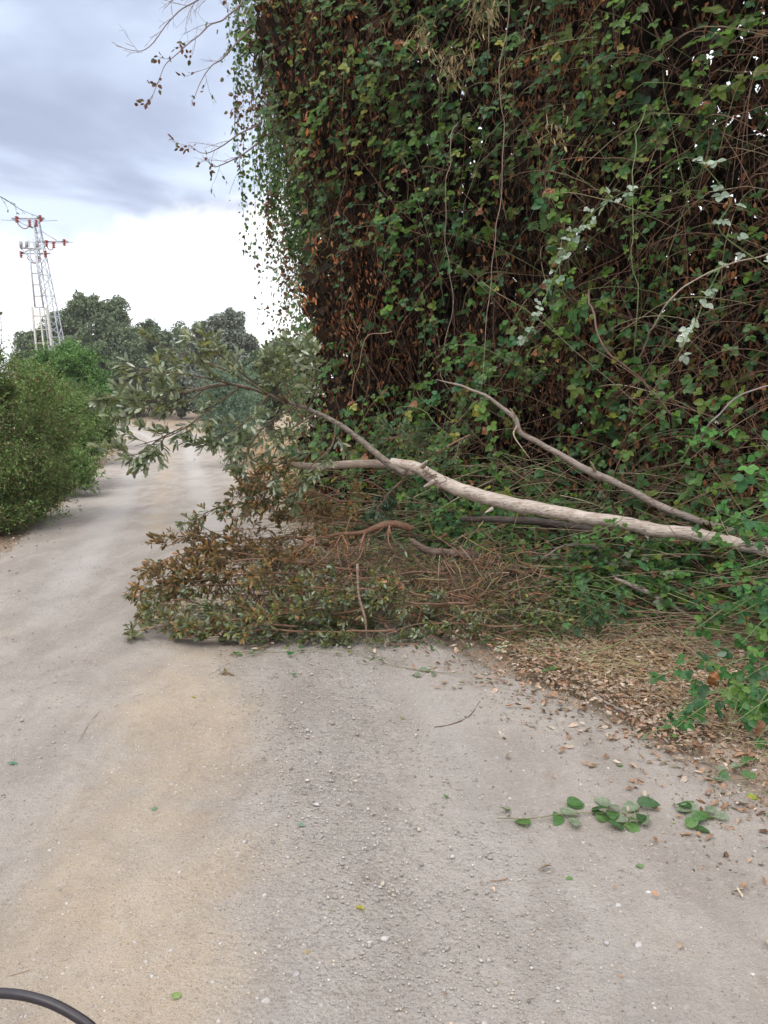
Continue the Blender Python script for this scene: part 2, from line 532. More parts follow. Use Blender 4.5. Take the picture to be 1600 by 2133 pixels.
# masks: edge, gravel ridge, tan dust (all real patches of the surface, in road coordinates)
edge = 1 - sm(edge_d, .0, .55)
ridge_x = -.12 - .02 * rv[:, 1]
grav = np.exp(-((rv[:, 0] - ridge_x - .1 * np.sin(rv[:, 1] * 1.3)) / .42) ** 2)
grav = np.maximum(grav, (.25 + .75 * fbm(rv * 1.9, 19)) * (1 - .9 * rut.clip(0, 1)) * .8 * sm(rv[:, 1], 4.5, 8))
grav = np.maximum(grav, .55 * np.exp(-((rv[:, 0] - .25) / .6) ** 2) * (rv[:, 1] < 2.6))
dust = np.exp(-((rv[:, 0] + .74 + .16 * (rv[:, 1] - 2.2)) / .42) ** 2) * (1 - .5 * sm(rv[:, 1], 5, 9)) + .35 * np.exp(-((rv[:, 0] + 2.6) / .3) ** 2) * (rv[:, 1] < 5)
dust = np.maximum(dust, .75 * (np.exp(-((cf - .48) / .07) ** 2) + np.exp(-((cf - .97) / .14) ** 2)) * sm(rv[:, 1], 6, 10))
dust *= .55 + .9 * fbm(rv * 1.3, 15)
track = (rut.clip(0, 1) * sm(rv[:, 1], 3.5, 8) + .45 * np.exp(-((rv[:, 0] - .55 + .22 * (rv[:, 1] - 2)) / .28) ** 2) * (1 - sm(rv[:, 1], 4, 7))) * (.4 + .8 * fbm(rv * np.array((3., .7, 1)), 27))
rc = np.stack([edge - track, grav.clip(0, 1), dust.clip(0, 1)], 1)
k = sh[1]
ii = (np.arange(sh[0] - 1)[:, None] * k + np.arange(k - 1)[None]).reshape(-1)
mb = MB(); mb.add(rv, np.stack([ii, ii + 1, ii + k + 1, ii + k], 1), None, rc)
mb.build('dirt_road', M_ROAD, smooth=True, kind='structure')


def roadz(x, y):
    p3 = np.array([[x, y, 0.]])
    return .014 + float((fbm(p3 * 1.7, 2)[0] - .5) * .035 + (fbm(p3 * 9, 6)[0] - .5) * .012) - .004


# ------------------------------------------------------------------ gravel
ico_v = []
ph = (1 + 5 ** .5) / 2
for a_, b_ in ((-1, ph), (1, ph), (-1, -ph), (1, -ph)): ico_v.append((a_, b_, 0))
for a_, b_ in ((-1, ph), (1, ph), (-1, -ph), (1, -ph)): ico_v.append((0, a_, b_))
for a_, b_ in ((-1, ph), (1, ph), (-1, -ph), (1, -ph)): ico_v.append((b_, 0, a_))
ico_v = unit(np.array(ico_v, float))
ico_f = np.array([(0, 11, 5), (0, 5, 1), (0, 1, 7), (0, 7, 10), (0, 10, 11), (1, 5, 9), (5, 11, 4), (11, 10, 2), (10, 7, 6), (7, 1, 8), (3, 9, 4), (3, 4, 2), (3, 2, 6), (3, 6, 8), (3, 8, 9), (4, 9, 5), (2, 4, 11), (6, 2, 10), (8, 6, 7), (9, 8, 1)])


def stones(mb, pos, size, cols):
    n_ = len(pos)
    v = ico_v[None] * (1 + rng.uniform(-.28, .28, (n_, 12, 1)))
    sc_ = np.stack([rng.uniform(.7, 1.3, n_), rng.uniform(.6, 1.1, n_), rng.uniform(.4, .75, n_)], 1)
    v = v * sc_[:, None]
    a = rng.uniform(0, 6.28, n_); ca, sa = np.cos(a), np.sin(a)
    v = np.stack([v[..., 0] * ca[:, None] - v[..., 1] * sa[:, None], v[..., 0] * sa[:, None] + v[..., 1] * ca[:, None], v[..., 2]], -1)
    v = v * size[:, None, None] + pos[:, None]
    mb.add(v, None, ico_f[None] + (np.arange(n_) * 12)[:, None, None], np.repeat(cols, 12, 0))


def road_surface_z(x, y):
    p3 = np.stack([x, y, 0 * x], 1)
    return .014 + (fbm(p3 * 1.7, 2) - .5) * .035 + (fbm(p3 * 9, 6) - .5) * .012 + (fbm(p3 * 34, 7, 2) - .5) * .006


SC_COL = [(.42, .38, .35), (.50, .46, .42), (.35, .315, .285), (.48, .40, .32), (.50, .47, .44)]
mb = MB()
nn = 52000
yy = 1.2 + rng.beta(1.1, 2.0, nn) * 9
xx = np.where(rng.random(nn) < .5, -.12 - .02 * yy + .1 * np.sin(yy * 1.3) + rng.normal(0, .45, nn), rng.uniform(-3.2, 2.0, nn))
s_, _ = road_s(xx, yy)
keep = s_ < -.05
xx, yy = xx[keep], yy[keep]
sz = (rng.lognormal(-6.15, .5, len(xx))).clip(.001, .013)
stones(mb, np.stack([xx, yy, road_surface_z(xx, yy) - sz * .12], 1), sz, pick(SC_COL, len(xx), (4, 3, 3, 2, .7), .15))
mb.build('gravel', M_STONE, kind='stuff')

for i, (px, py, s_, lb) in enumerate([
        (1330, 1978, .017, 'pale rounded stone lying on the bare road at lower right'),
        (600, 1796, .013, 'small light stone beside the loose gravel ridge'),
        (1262, 1972, .009, 'tiny grey stone just left of the pale rounded stone'),
        (140, 1892, .008, 'tiny brown stone on the tan dust patch'),
        (660, 1684, .011, 'small grey stone at the right border of the gravel ridge'),
        (618, 2045, .013, 'grey stone near the bottom of the gravel ridge')]):
    g = G(px, py); mb = MB()
    g[2] = roadz(g[0], g[1]) + s_ * .3
    stones(mb, np.array([g * 0 + (0, 0, 0)]), np.array([s_]), pick([(.48, .45, .43)], 1))
    o = mb.build('stone', M_STONE); o.location = g
    tag(o, lb, 'stone', 'loose stones on the road')

# ------------------------------------------------------------------ leaf litter and dry grass
def scatter_flat(mb, x, y, size, cols, template, lift=.006, tilt=.35, aspect=.55, curl=.3, zf=None):
    n_ = len(x)
    z = (np.maximum(H(x, y), np.where(road_s(x, y)[0] < -.15, road_surface_z(x, y), -1)) if zf is None else zf) + lift * (1 + rng.random(n_))
    a = rng.uniform(0, 6.28, n_)
    ax = np.stack([np.cos(a), np.sin(a), rng.normal(0, tilt * .6, n_)], 1)
    nr = unit(np.stack([rng.normal(0, tilt, n_), rng.normal(0, tilt, n_), np.ones(n_)], 1))
    mb.leaves(np.stack([x, y, z], 1), ax, nr, size, size * aspect, template, cols, curl)


LIT = [(.40, .26, .18), (.50, .37, .29), (.28, .17, .115), (.54, .44, .36), (.36, .28, .22), (.42, .235, .15)]
mb = MB()
# right verge: a band just outside the road edge
nn = 78000
yy = 1.3 + rng.beta(1.4, 1.5, nn) * 6.6
ex = np.interp(yy, RR_[:, 1], RR_[:, 0])
off = rng.normal(.45, .45, nn)
off = np.where(rng.random(nn) < .05, rng.normal(-.05, .22, nn), off)
off = np.where((off < -.1) & (rng.random(nn) < .6), .3, off)
off = np.where(rng.random(nn) < .5, rng.uniform(.1, 2.3, nn), off)
xx = ex + off
dens = fbm(np.stack([xx * 2, yy * 2, 0 * xx], 1), 17)
keep = (rng.random(nn) < .12 + .88 * sm(dens, .3, .6)) & (off < 2.3)
xx, yy = xx[keep], yy[keep]
scatter_flat(mb, xx, yy, rng.uniform(.014, .052, len(xx)), pick(LIT, len(xx)), T_DEAD, .008, .45, .5)
# crumbs and broken bits, thinning out over the road
nn = 42000
yy = 1.2 + rng.beta(1.3, 1.6, nn) * 6.8
off = np.where(rng.random(nn) < .45, -rng.exponential(.38, nn) + .25, rng.uniform(-.1, 1.4, nn))
xx = np.interp(yy, RR_[:, 1], RR_[:, 0]) + off
dens = fbm(np.stack([xx * 3, yy * 3, 0 * xx], 1), 18)
keep = rng.random(nn) < .15 + .85 * sm(dens, .38, .62)
xx, yy = xx[keep], yy[keep]
scatter_flat(mb, xx, yy, rng.uniform(.005, .017, len(xx)), pick(LIT + [(.22, .24, .12), (.15, .11, .08), (.45, .40, .3)], len(xx)), T_LOW, .003, .6, .5)
# left verge under the hedge
nn = 3000
yy = 4 + rng.beta(1.2, 2, nn) * 18
xx = np.interp(yy, RL[:, 1], RL[:, 0]) + rng.normal(-.15, .3, nn)
scatter_flat(mb, xx, yy, rng.uniform(.02, .05, nn), pick(LIT, nn), T_DEAD, .006, .45, .5)
mb.build('leaf_litter', M_DEADL, kind='stuff')

STRAW = [(.55, .42, .24), (.62, .50, .32), (.42, .30, .17), (.40, .42, .18), (.50, .33, .19)]


def straw(mb, x, y, ln, flat, rad=.0013, cols=STRAW, z0=None):
    n_ = len(x)
    z = H(x, y) if z0 is None else z0
    a = rng.uniform(0, 6.28, n_)
    d = unit(np.stack([np.cos(a), np.sin(a), rng.uniform(*flat, n_)], 1))
    t = np.linspace(0, 1, 5)[None, :, None]
    p0 = np.stack([x, y, z], 1)[:, None]
    L = (ln * rng.uniform(.5, 1.3, n_))[:, None, None]
    side = unit(np.cross(d, (0, 0, 1)))[:, None] * rng.normal(0, .25, n_)[:, None, None]
    pth = p0 + d[:, None] * t * L + side * t ** 2 * L
    pth[..., 2] -= (t[..., 0] ** 2) * L[..., 0] * rng.uniform(.1, .45, (n_, 1))
    gmin = z[:, None] + .004
    pth[..., 2] = np.maximum(pth[..., 2], gmin)
    rr = rad * np.linspace(1.2, .5, 5)[None] * rng.uniform(.7, 1.4, (n_, 1))
    mb.tubes(pth, rr, 3, pick(cols, n_))


mb = MB()
nn = 5200
yy = rng.uniform(1.8, 6.8, nn)
xx = np.interp(yy, RR_[:, 1], RR_[:, 0]) + .12 + rng.gamma(2.2, .32, nn)
straw(mb, xx, yy, .26, (.02, .6))
nn = 6500                                               # pale dry strip along the far right verge
yy = 9 + rng.beta(1, 1.6, nn) * 34
xx = np.interp(yy, RR_[:, 1], RR_[:, 0]) + rng.gamma(1.6, .9, nn)
straw(mb, xx, yy, .35, (.3, 1.6), .004, [(.55, .38, .22), (.62, .46, .28), (.48, .32, .18)])
nn = 1800
yy = 6 + rng.beta(1, 2, nn) * 22
xx = np.interp(yy, RL[:, 1], RL[:, 0]) - rng.gamma(1.5, .15, nn)
straw(mb, xx, yy, .22, (.2, 1.2), .002)
mb.build('dry_grass', M_TWIG, kind='stuff')

# ------------------------------------------------------------------ the overgrown wall on the right
A0 = np.array((-1.1, 8.7)); B0 = np.array((3.9, 4.75))
WL = np.linalg.norm(B0 - A0); WT = (B0 - A0) / WL; WN = np.array((-WT[1] * -1, 0)); WN = np.array((WT[1], -WT[0]))   # towards the road


def left_edge(z):
    return np.interp(z, [0, 1.2, 2.4, 3.2, 4.2, 5.2, 6.0, 7.0], [.05, .0, .06, .0, -.16, -.50, -.80, -.8]) + .17 * np.sin(np.asarray(z) * 4.3 + 1) + .07 * np.sin(np.asarray(z) * 23) + .1 * np.sin(np.asarray(z) * 11.3)


def bulge(s, z):
    p3 = np.stack([s * .8, z * .55, 0 * s], 1)
    b = (fbm(p3, 41, 3) - .5) * 1.3 + (fbm(p3 * 3.6, 44, 2) - .5) * .85
    b += .35 * sm(z, 2.2, 5.5) - .1 * sm(z, 5.8, 7.4)
    b += .45 * (1 - sm(z, .2, 1.5))
    e = (s - left_edge(z)) / .9
    b -= 1.1 * (1 - np.clip(e, 0, 1)) ** 2
    return b


def wall_pt(s, z, d):
    """s along the wall (m), z height, d depth behind its face"""
    k = bulge(s, z) - d
    xy = A0[None] + WT[None] * s[:, None] + WN[None] * k[:, None]
    return np.stack([xy[:, 0], xy[:, 1], z], 1)


def gapf(s, z):
    """how open the growth is: 1 in the thin places where sky shows through"""
    # sky holes: thin upper right part
    m = np.exp(-((s - 4.7) / .85) ** 2 - ((z - 3.9) / 1.15) ** 2) * 1.25
    m = np.maximum(m, .8 * np.exp(-((s - 5.3) / .5) ** 2 - ((z - 2.55) / .45) ** 2))
    m = np.maximum(m, .7 * np.exp(-((s - 1.35) / .35) ** 2 - ((z - 5.0) / .45) ** 2))
    return np.clip(m, 0, 1)


def wall_samples(n_, d_lo, d_hi, gap_keep, dist_pow=1.0, zmax=7.2, smax=None):
    z = rng.uniform(0, zmax, n_)
    le = left_edge(z)
    s = le + rng.random(n_) * ((smax or WL * 1.06) - le)
    d = d_lo + rng.random(n_) ** dist_pow * (d_hi - d_lo)
    g = gapf(s, z)
    p3 = np.stack([s * 3.2, z * 3.2, 0 * s], 1)
    hole = sm(fbm(p3, 77, 2), .42, .58)
    keep = rng.random(n_) > g * (1 - gap_keep) * (.45 + .75 * hole)
    return s[keep], z[keep], d[keep]


def outward(n_, up=.35, jit=.55):
    return unit(np.stack([WN[0] + rng.normal(0, jit, n_), WN[1] + rng.normal(0, jit, n_), up + rng.normal(0, jit, n_)], 1))


wall_split = [(-2, 3.35, 'overgrown_tree', 'tall tree buried in dark bramble and reddish dead vines, beside the open sky', 'tree'),
              (3.35, 99, 'overgrown_tree', 'bramble-smothered tree at the right edge with small sky gaps among its leaves', 'tree')]
WALL = []
for lo, hi, nm, lb, ct in wall_split:
    base = A0 + WT * (1.6 if lo < 0 else 5.0) - WN * 1.5
    WALL.append((lo, hi, thing(nm, lb, ct, (base[0], base[1], gz(*base)), 'overgrown trees along the road')))


def split_build(make, name, mat, **kw):
    """the same kind of part for each of the two trees, cut where one crown meets the other"""
    for lo, hi, root in WALL:
        mb = MB(); make(mb, lo, hi)
        if mb.v: mb.build(name, mat, root, **kw)


# trunks and limbs inside
def trunks(mb, lo, hi):
    rr = random.Random(3)
    for s0, r0, lean in ((1.5, .17, .1), (2.6, .11, -.2), (4.55, .15, .15), (5.6, .10, -.1), (6.4, .12, .2)):
        if not lo <= s0 < hi: continue
        b = A0 + WT * s0 - WN * 1.5
        g = gz(*b)
        pts = [(b[0], b[1], g - .2)]
        for k in range(1, 6):
            pts.append((b[0] + lean * k * .5 + rr.uniform(-.12, .12), b[1] + rr.uniform(-.15, .15), g + k * 1.4))
        mb.limb(pts, np.linspace(r0, r0 * .4, 6), 9, (.10, .075, .06), .12)


split_build(trunks, 'trunk', M_BARK, smooth=True)


def limbs(mb, lo, hi):
    r = random.Random(8)
    for k in range(60):
        s0 = r.uniform(.7, 6.6)
        if not lo <= s0 < hi: continue
        z0 = r.uniform(.8, 6)
        d0 = r.uniform(.9, 1.8)
        p0 = wall_pt(np.array([s0]), np.array([z0]), np.array([d0]))[0]
        dr = np.array((r.uniform(-1, 1), r.uniform(-.8, .3), r.uniform(-.1, .9)))
        if s0 < 2.2: dr[0] = abs(dr[0]); z0 = max(z0, 1)
        dr /= np.linalg.norm(dr)
        ln = r.uniform(.8, 2.2)
        pts = [p0 + dr * ln * t + np.array([r.uniform(-.1, .1) for _ in range(3)]) * t for t in (0, .33, .66, 1)]
        ra = r.uniform(.012, .035)
        mb.limb(pts, [ra, ra * .8, ra * .5, ra * .25], 6, (.13, .09, .07), .1, cap=False)


split_build(limbs, 'limbs', M_BARK, smooth=True, kind='stuff')

# mat of dead matter deep inside, tinted near-black as shade for the hollows
_ms = wall_samples(64000, .75, 2.2, .34)
_mp = wall_pt(*_ms)
_side_n = 9000                                          # round the left flank, going back along the road
sy = rng.uniform(0, 5.5, _side_n); sz_ = rng.uniform(0, 6.8, _side_n)
side_pos = np.stack([A0[0] + .25 - .10 * sy - left_edge(sz_) * -.5 + rng.uniform(0, 1.6, _side_n), A0[1] + .3 + sy, sz_], 1)


ez = rng.uniform(.3, 6.9, 15000); es = left_edge(ez) + .06 + rng.random(15000) ** 1.2 * .95
_ep = wall_pt(es, ez, rng.uniform(-.05, 1.3, 15000))


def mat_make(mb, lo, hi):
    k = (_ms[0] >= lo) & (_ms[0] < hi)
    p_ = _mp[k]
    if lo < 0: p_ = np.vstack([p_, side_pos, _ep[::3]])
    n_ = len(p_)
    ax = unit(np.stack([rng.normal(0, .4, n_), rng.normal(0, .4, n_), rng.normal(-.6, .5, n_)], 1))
    mb.leaves(p_, ax, outward(n_, .1, .6), rng.uniform(.09, .2, n_), rng.uniform(.07, .13, n_), T_LOW, pick(MAT_SHADE, n_), .1)


split_build(mat_make, 'dead_thatch_shade', M_DEADL, kind='stuff')
mb = MB(); q_ = _ep[vnoise(_ep * 2.2, 12) > .3]; n_ = len(q_)
mb.leaves(q_, unit(np.stack([rng.normal(0, .35, n_), rng.normal(0, .35, n_), -np.ones(n_)], 1)), outward(n_, .1, .8), rng.uniform(.025, .07, n_), rng.uniform(.01, .028, n_), T_DEAD, pick([(.20, .085, .045), (.13, .055, .03), (.28, .13, .07), (.08, .045, .03)], n_), .35)
mb.build('rim_dead_leaves', M_DEADL, WALL[0][2], kind='stuff')

# dead curled vine leaves hanging in streaks
_ds = wall_samples(40000, -.12, .95, .3, 1.3)
_dk = fbm(np.stack([_ds[0] * 1.5, _ds[1] * .55, 0 * _ds[0]], 1), 51)
_bias = .22 * np.exp(-((_ds[0] - .7) / .75) ** 2) * (_ds[1] < 5.2) + .03
_k = rng.random(len(_dk)) < sm(_dk + _bias, .45, .56)
_ds = tuple(a[_k] for a in _ds)
_dp = wall_pt(*_ds)


def dead_make(mb, lo, hi):
    k = (_ds[0] >= lo) & (_ds[0] < hi)
    p_ = _dp[k]; n_ = len(p_)
    ax = unit(np.stack([rng.normal(0, .35, n_), rng.normal(0, .35, n_), rng.normal(-1, .35, n_)], 1))
    L = rng.uniform(.025, .07, n_)
    hue = fbm(p_ * np.array((1.6, 1.6, 1.1)), 61)[:, None]
    c = pick(DEAD, n_) * (.55 + 1.0 * sm(hue, .35, .7))
    c = c * (1 + .5 * np.exp(-((_ds[0][k] - .7) / .8) ** 2)[:, None] * np.array((1.4, .9, .7)))
    mb.leaves(p_, ax, outward(n_, .1, .8), L, L * .45, T_DEAD, c, .35)


split_build(dead_make, 'dead_leaves', M_DEADL, kind='stuff')

# live leaves in threes, patchy
_cs = wall_samples(11000, -.22, .75, .35, 1.5)
_ck = fbm(np.stack([_cs[0] * 1.9, _cs[1] * 1.6, 0 * _cs[0]], 1), 91)
_cb = -.16 * np.exp(-((_cs[0] - .7) / .6) ** 2) * (_cs[1] < 4.6) + .06 * (_cs[0] > 3.2) + .05 * (_cs[1] < 2.6)
_k = rng.random(len(_ck)) < .10 + .90 * sm(_ck + _cb, .46, .60)
_cs = tuple(a[_k] for a in _cs)
_cp = wall_pt(*_cs)


def trifoliate(mb, pos, ax, nr, L, cols, template=T_BRAM, w_=.8, curl=.12):
    """three leaflets per stalk end"""
    x = unit(np.cross(ax, nr))
    for k, (sx, sc_) in enumerate(((0, 1.0), (1, .85), (-1, .85))):
        a = unit(ax * (1.0 if sx == 0 else .35) + x * sx + rng.normal(0, .12, ax.shape))
        p_ = pos + ax * (L[:, None] * (.12 if sx == 0 else -.05))
        nn_ = unit(nr + rng.normal(0, .18, nr.shape))
        mb.leaves(p_, a, nn_, L * sc_, L * sc_ * w_, template, cols * (1 + rng.normal(0, .08, (len(pos), 1))), curl)


def live_make(mb, lo, hi):
    k = (_cs[0] >= lo) & (_cs[0] < hi)
    p_ = _cp[k]; n_ = len(p_)
    ax = unit(np.stack([WN[0] * .4 + rng.normal(0, .7, n_), WN[1] * .4 + rng.normal(0, .7, n_), rng.normal(-.45, .6, n_)], 1))
    cl_ = sm(fbm(p_ * 2.3, 73), .35, .65)
    L = rng.uniform(.028, .060, n_) + .040 * cl_ * rng.random(n_) ** .5
    hue = fbm(p_ * 1.1, 71)
    c = pick(GREEN, n_, (4, 3, 2.2, 3, 2, 1))
    ylw = (hue > .60) & (rng.random(n_) < .4)
    c[ylw] = pick([(.22, .25, .04), (.16, .22, .04)], int(ylw.sum()))
    nr = outward(n_, .7, .5)
    trifoliate(mb, p_, ax, nr, L, c)


split_build(live_make, 'leaves', M_BRAM, kind='stuff')

# thin hanging vines and crossing canes
_ns = 1900


def strands(mb, lo, hi, seed=4):
    r = np.random.default_rng(seed)
    s, z, d = wall_samples(_ns, -.15, .7, .5)
    z = z + .8
    k = (s >= lo) & (s < hi); s, z, d = s[k], z[k], d[k]
    n_ = len(s)
    t = np.linspace(0, 1, 9)[None]
    ln = r.gamma(3, .32, n_)[:, None]
    sway = r.normal(0, .28, (n_, 1))
    ss = s[:, None] + sway * ln * t + .09 * np.sin(t * r.uniform(2, 9, (n_, 1)) + r.uniform(0, 6, (n_, 1))) * r.random((n_, 1)) + .02 * np.sin(t * r.uniform(9, 22, (n_, 1)))
    zz = np.maximum(z[:, None] - ln * t * r.uniform(.55, 1, (n_, 1)), .1)
    dd = d[:, None] + .05 * np.sin(t * r.uniform(3, 9, (n_, 1)) + r.uniform(0, 6, (n_, 1))) - .05 * t
    bl = bulge(s, z)[:, None]
    kk = .6 * bl + .4 * bulge(ss.ravel(), zz.ravel()).reshape(ss.shape) - dd
    pth = np.stack([A0[0] + WT[0] * ss + WN[0] * kk, A0[1] + WT[1] * ss + WN[1] * kk, zz], -1)
    mb.tubes(pth, np.full((n_, 9), 1.) * r.uniform(.001, .0032, (n_, 1)), 3, pick([(.16, .075, .045), (.22, .12, .075), (.09, .05, .035), (.30, .17, .11)], n_))


split_build(strands, 'hanging_stems', M_TWIG, kind='stuff')


def canes(mb, lo, hi, seed=9):
    r = np.random.default_rng(seed)
    n_ = 1000
    s = r.uniform(1.5, 6.6, n_); z = r.beta(1.3, 1.8, n_) * 4.6 + .1
    # more of them low and to the right
    keep = r.random(n_) < np.clip(.22 + .2 * (s - 2), .15, 1)
    k = keep & (s >= lo) & (s < hi); s, z = s[k], z[k]; n_ = len(s)
    t = np.linspace(0, 1, 10)[None]
    ang = r.normal(.75, .45, (n_, 1))                     # leaning to the right as they rise
    ln = r.uniform(.5, 1.9, (n_, 1))
    ss = s[:, None] + np.cos(ang) * ln * t * r.choice([1, 1, 1, -1], (n_, 1))
    zz = z[:, None] + np.sin(ang) * ln * t - r.uniform(.1, .7, (n_, 1)) * ln * t ** 2
    zz = np.maximum(zz, .08)
    dd = r.uniform(-.3, .45, (n_, 1)) - .25 * np.sin(t * 3.1)
    kk = bulge(ss.ravel(), zz.ravel()).reshape(ss.shape) * .5 + .5 * bulge(s, z)[:, None] - dd
    pth = np.stack([A0[0] + WT[0] * ss + WN[0] * kk, A0[1] + WT[1] * ss + WN[1] * kk, zz], -1)
    mb.tubes(pth, np.linspace(1.2, .5, 10)[None] * r.uniform(.0014, .0036, (n_, 1)), 4, pick(CANE, n_, (4, 2, 4, 2, 1)))


split_build(canes, 'canes', M_TWIG, kind='stuff')


# ragged left rim: long strands with small leaves against the sky
def rim(mb_s, mb_l):
    r = np.random.default_rng(14)
    n_ = 150
    z = r.uniform(3.4, 6.9, n_)
    s = left_edge(z) + np.where(r.random(n_) < .45, r.choice([-.40, -.31, -.22, -.13, -.05], n_) + r.normal(0, .035, n_), r.uniform(-.3, .35, n_)) * sm(z, 2.5, 4.5)
    ln = r.uniform(.5, 2.1, n_) * (.6 + .25 * (z - 3))
    zend = np.maximum(z - ln, r.uniform(1.7, 3.2, n_))
    t = np.linspace(0, 1, 14)[None]
    zz = z[:, None] + (zend - z)[:, None] * t
    ss = s[:, None] + .03 * np.sin(t * r.uniform(2, 9, (n_, 1)) + r.uniform(0, 6, (n_, 1))) + r.normal(0, .06, (n_, 1)) * t
    kk = -1.0 + r.uniform(-.5, .7, (n_, 1)) + .04 * np.sin(t * 7 + r.uniform(0, 6, (n_, 1)))
    pth = np.stack([A0[0] + WT[0] * ss + WN[0] * kk, A0[1] + WT[1] * ss + WN[1] * kk, zz], -1)
    mb_s.tubes(pth, np.full((n_, 14), .0022), 3, pick([(.10, .07, .05), (.14, .14, .06)], n_))
    ax_, po_, st_ = [], [], []
    for i in range(n_):
        ln_ = z[i] - zend[i]
        m = int(ln_ / r.uniform(.030, .05))
        bare = r.random() * .35
        for q in range(m):
            tt_ = (q + r.random() * .5) / m * 12.9
            if vnoise(np.array([[i * 7.3, tt_ * .9, 0]]), 3)[0] < bare: continue
            j = int(tt_); f = tt_ - j
            b_ = pth[i, j] * (1 - f) + pth[i, j + 1] * f
            o_ = unit(r.normal(0, 1, 3) * (1, 1, .3)) * r.uniform(.012, .05) - (0, 0, .01)
            for w_ in range(r.integers(1, 4)):
                po_.append(b_ + o_); ax_.append(unit(o_ + r.normal(0, .02, 3) - (0, 0, .03))); st_.append((b_, b_ + o_ * .6, b_ + o_))
    base = np.array(po_); ax = unit(np.array(ax_)); m = len(base)
    mb_s.tubes(np.array(st_), np.full((m, 3), .0009), 3, (.12, .13, .06))
    L = r.uniform(.03, .062, m)
    own = vnoise(base * 1.4, 9)[:, None]
    c = np.where(own > .56, pick(DEAD, m), pick(GREEN, m))
    mb_l.leaves(base, ax, unit(r.normal(0, .7, (m, 3)) + (WN[0], WN[1], .4)), L, L * .72, T_BRAM, c, .15)


ms_, ml_ = MB(), MB()
rim(ms_, ml_)
ms_.build('rim_stems', M_TWIG, WALL[0][2], kind='stuff')
ml_.build('rim_leaves', M_BRAM, WALL[0][2], kind='stuff')

def shoots_make(ms, ml, lo, hi, seed=31):
    """bramble shoots that leave the growth, arch out and hang down, leaves set along them"""
    r = np.random.default_rng(seed)
    n_ = 760
    s = r.uniform(-.2, 6.7, n_); z = r.uniform(.9, 6.9, n_)
    grp = fbm(np.stack([s * 1.1, z * .8, 0 * s], 1), 88)
    keep = (r.random(n_) < .10 + .90 * sm(grp, .43, .57)) & (s > left_edge(z) + .1) & (r.random(n_) > .5 * gapf(s, z)) & ~((s < 1.25) & (z < 4.5) & (r.random(n_) < .5))
    ln = r.gamma(4, .22, n_); lean = r.normal(.0, .3, n_)
    low = (s > 3) & (z < 4); lean = np.where(low, r.normal(-.5, .5, n_), lean)
    cs = r.integers(0, len(GREEN), n_); out = r.uniform(.08, .5, n_); d0 = r.uniform(-.05, .3, n_)
    size = r.uniform(.034, .084, n_)
    P_, A_, N_, L_, C_ = [], [], [], [], []
    for i in range(n_):
        if not (keep[i] and lo <= s[i] < hi): continue
        t = np.linspace(0, 1, 12)
        ss = s[i] + lean[i] * ln[i] * t + .03 * np.sin(t * 7 + i)
        zz = z[i] + .18 * np.sin(t * 2.2) * ln[i] - ln[i] * t ** 1.6
        zz = np.maximum(zz, .12)
        k = bulge(ss, zz) * .6 + .4 * bulge(s[i:i + 1], z[i:i + 1])[0] - d0[i] + out[i] * np.sin(t * 2.4)
        pth = np.stack([A0[0] + WT[0] * ss + WN[0] * k, A0[1] + WT[1] * ss + WN[1] * k, zz], 1)
        ms.tubes(pth[None], np.linspace(.0032, .0014, 12)[None], 4, np.array(CANE[r.integers(len(CANE))]) * .8)
        m = max(4, int(ln[i] / .055))
        for q in range(m):
            f = (q + .5 * r.random()) / m * 10.9; j = int(f); b_ = pth[j] * (1 - f + j) + pth[j + 1] * (f - j)
            sd = 1 if q % 2 else -1
            o_ = np.array((WT[0], WT[1], 0)) * sd * r.uniform(.02, .05) + np.array((WN[0], WN[1], 0)) * r.uniform(.0, .04) + np.array((0, 0, r.uniform(-.02, .015)))
            P_.append(b_ + o_); A_.append(o_ + np.array((0, 0, -.025))); N_.append((WN[0] + r.normal(0, .3), WN[1] + r.normal(0, .3), .75 + r.normal(0, .25)))
            L_.append(size[i] * r.uniform(.7, 1.1) * (1.05 - .4 * q / m))
            c0 = np.array(GREEN[cs[i]]) * r.uniform(.65, 1.3)
            if r.random() < .03: c0 = np.array((.32, .30, .05))
            if r.random() < .05: c0 = np.array((.30, .12, .05))
            C_.append(c0)
    trifoliate(ml, np.array(P_), unit(np.array(A_)), unit(np.array(N_)), np.array(L_), np.array(C_), T_BRAM, .85)


for lo, hi, root in WALL:
    ms_, ml_ = MB(), MB()
    shoots_make(ms_, ml_, lo, hi)
    ms_.build('shoots', M_TWIG, root, kind='stuff')
    ml_.build('shoot_leaves', M_BRAM, root, kind='stuff')

# side flank leaves
mb = MB()
n_ = 9000
sy = rng.uniform(0, 5.5, n_); zz = rng.uniform(.1, 6.6, n_)
pos = np.stack([A0[0] + .15 - .10 * sy + left_edge(zz) * .5 + rng.normal(0, .22, n_), A0[1] + .2 + sy, zz], 1)
ax = unit(np.stack([rng.normal(-.3, .5, n_), rng.normal(0, .5, n_), rng.normal(-.6, .4, n_)], 1))
L = rng.uniform(.03, .07, n_)
mb.leaves(pos, ax, unit(rng.normal(0, .6, (n_, 3)) + np.array((-1, 0, .3))), L, L * .7, T_BRAM, pick(GREEN + DEAD, n_), .15)
mb.build('flank_leaves', M_BRAM, WALL[0][2], kind='stuff')


# ------------------------------------------------------------------ branch generator
def perp(d, r):
    v = unit(np.cross(d, r.normal(0, 1, 3)))
    return v


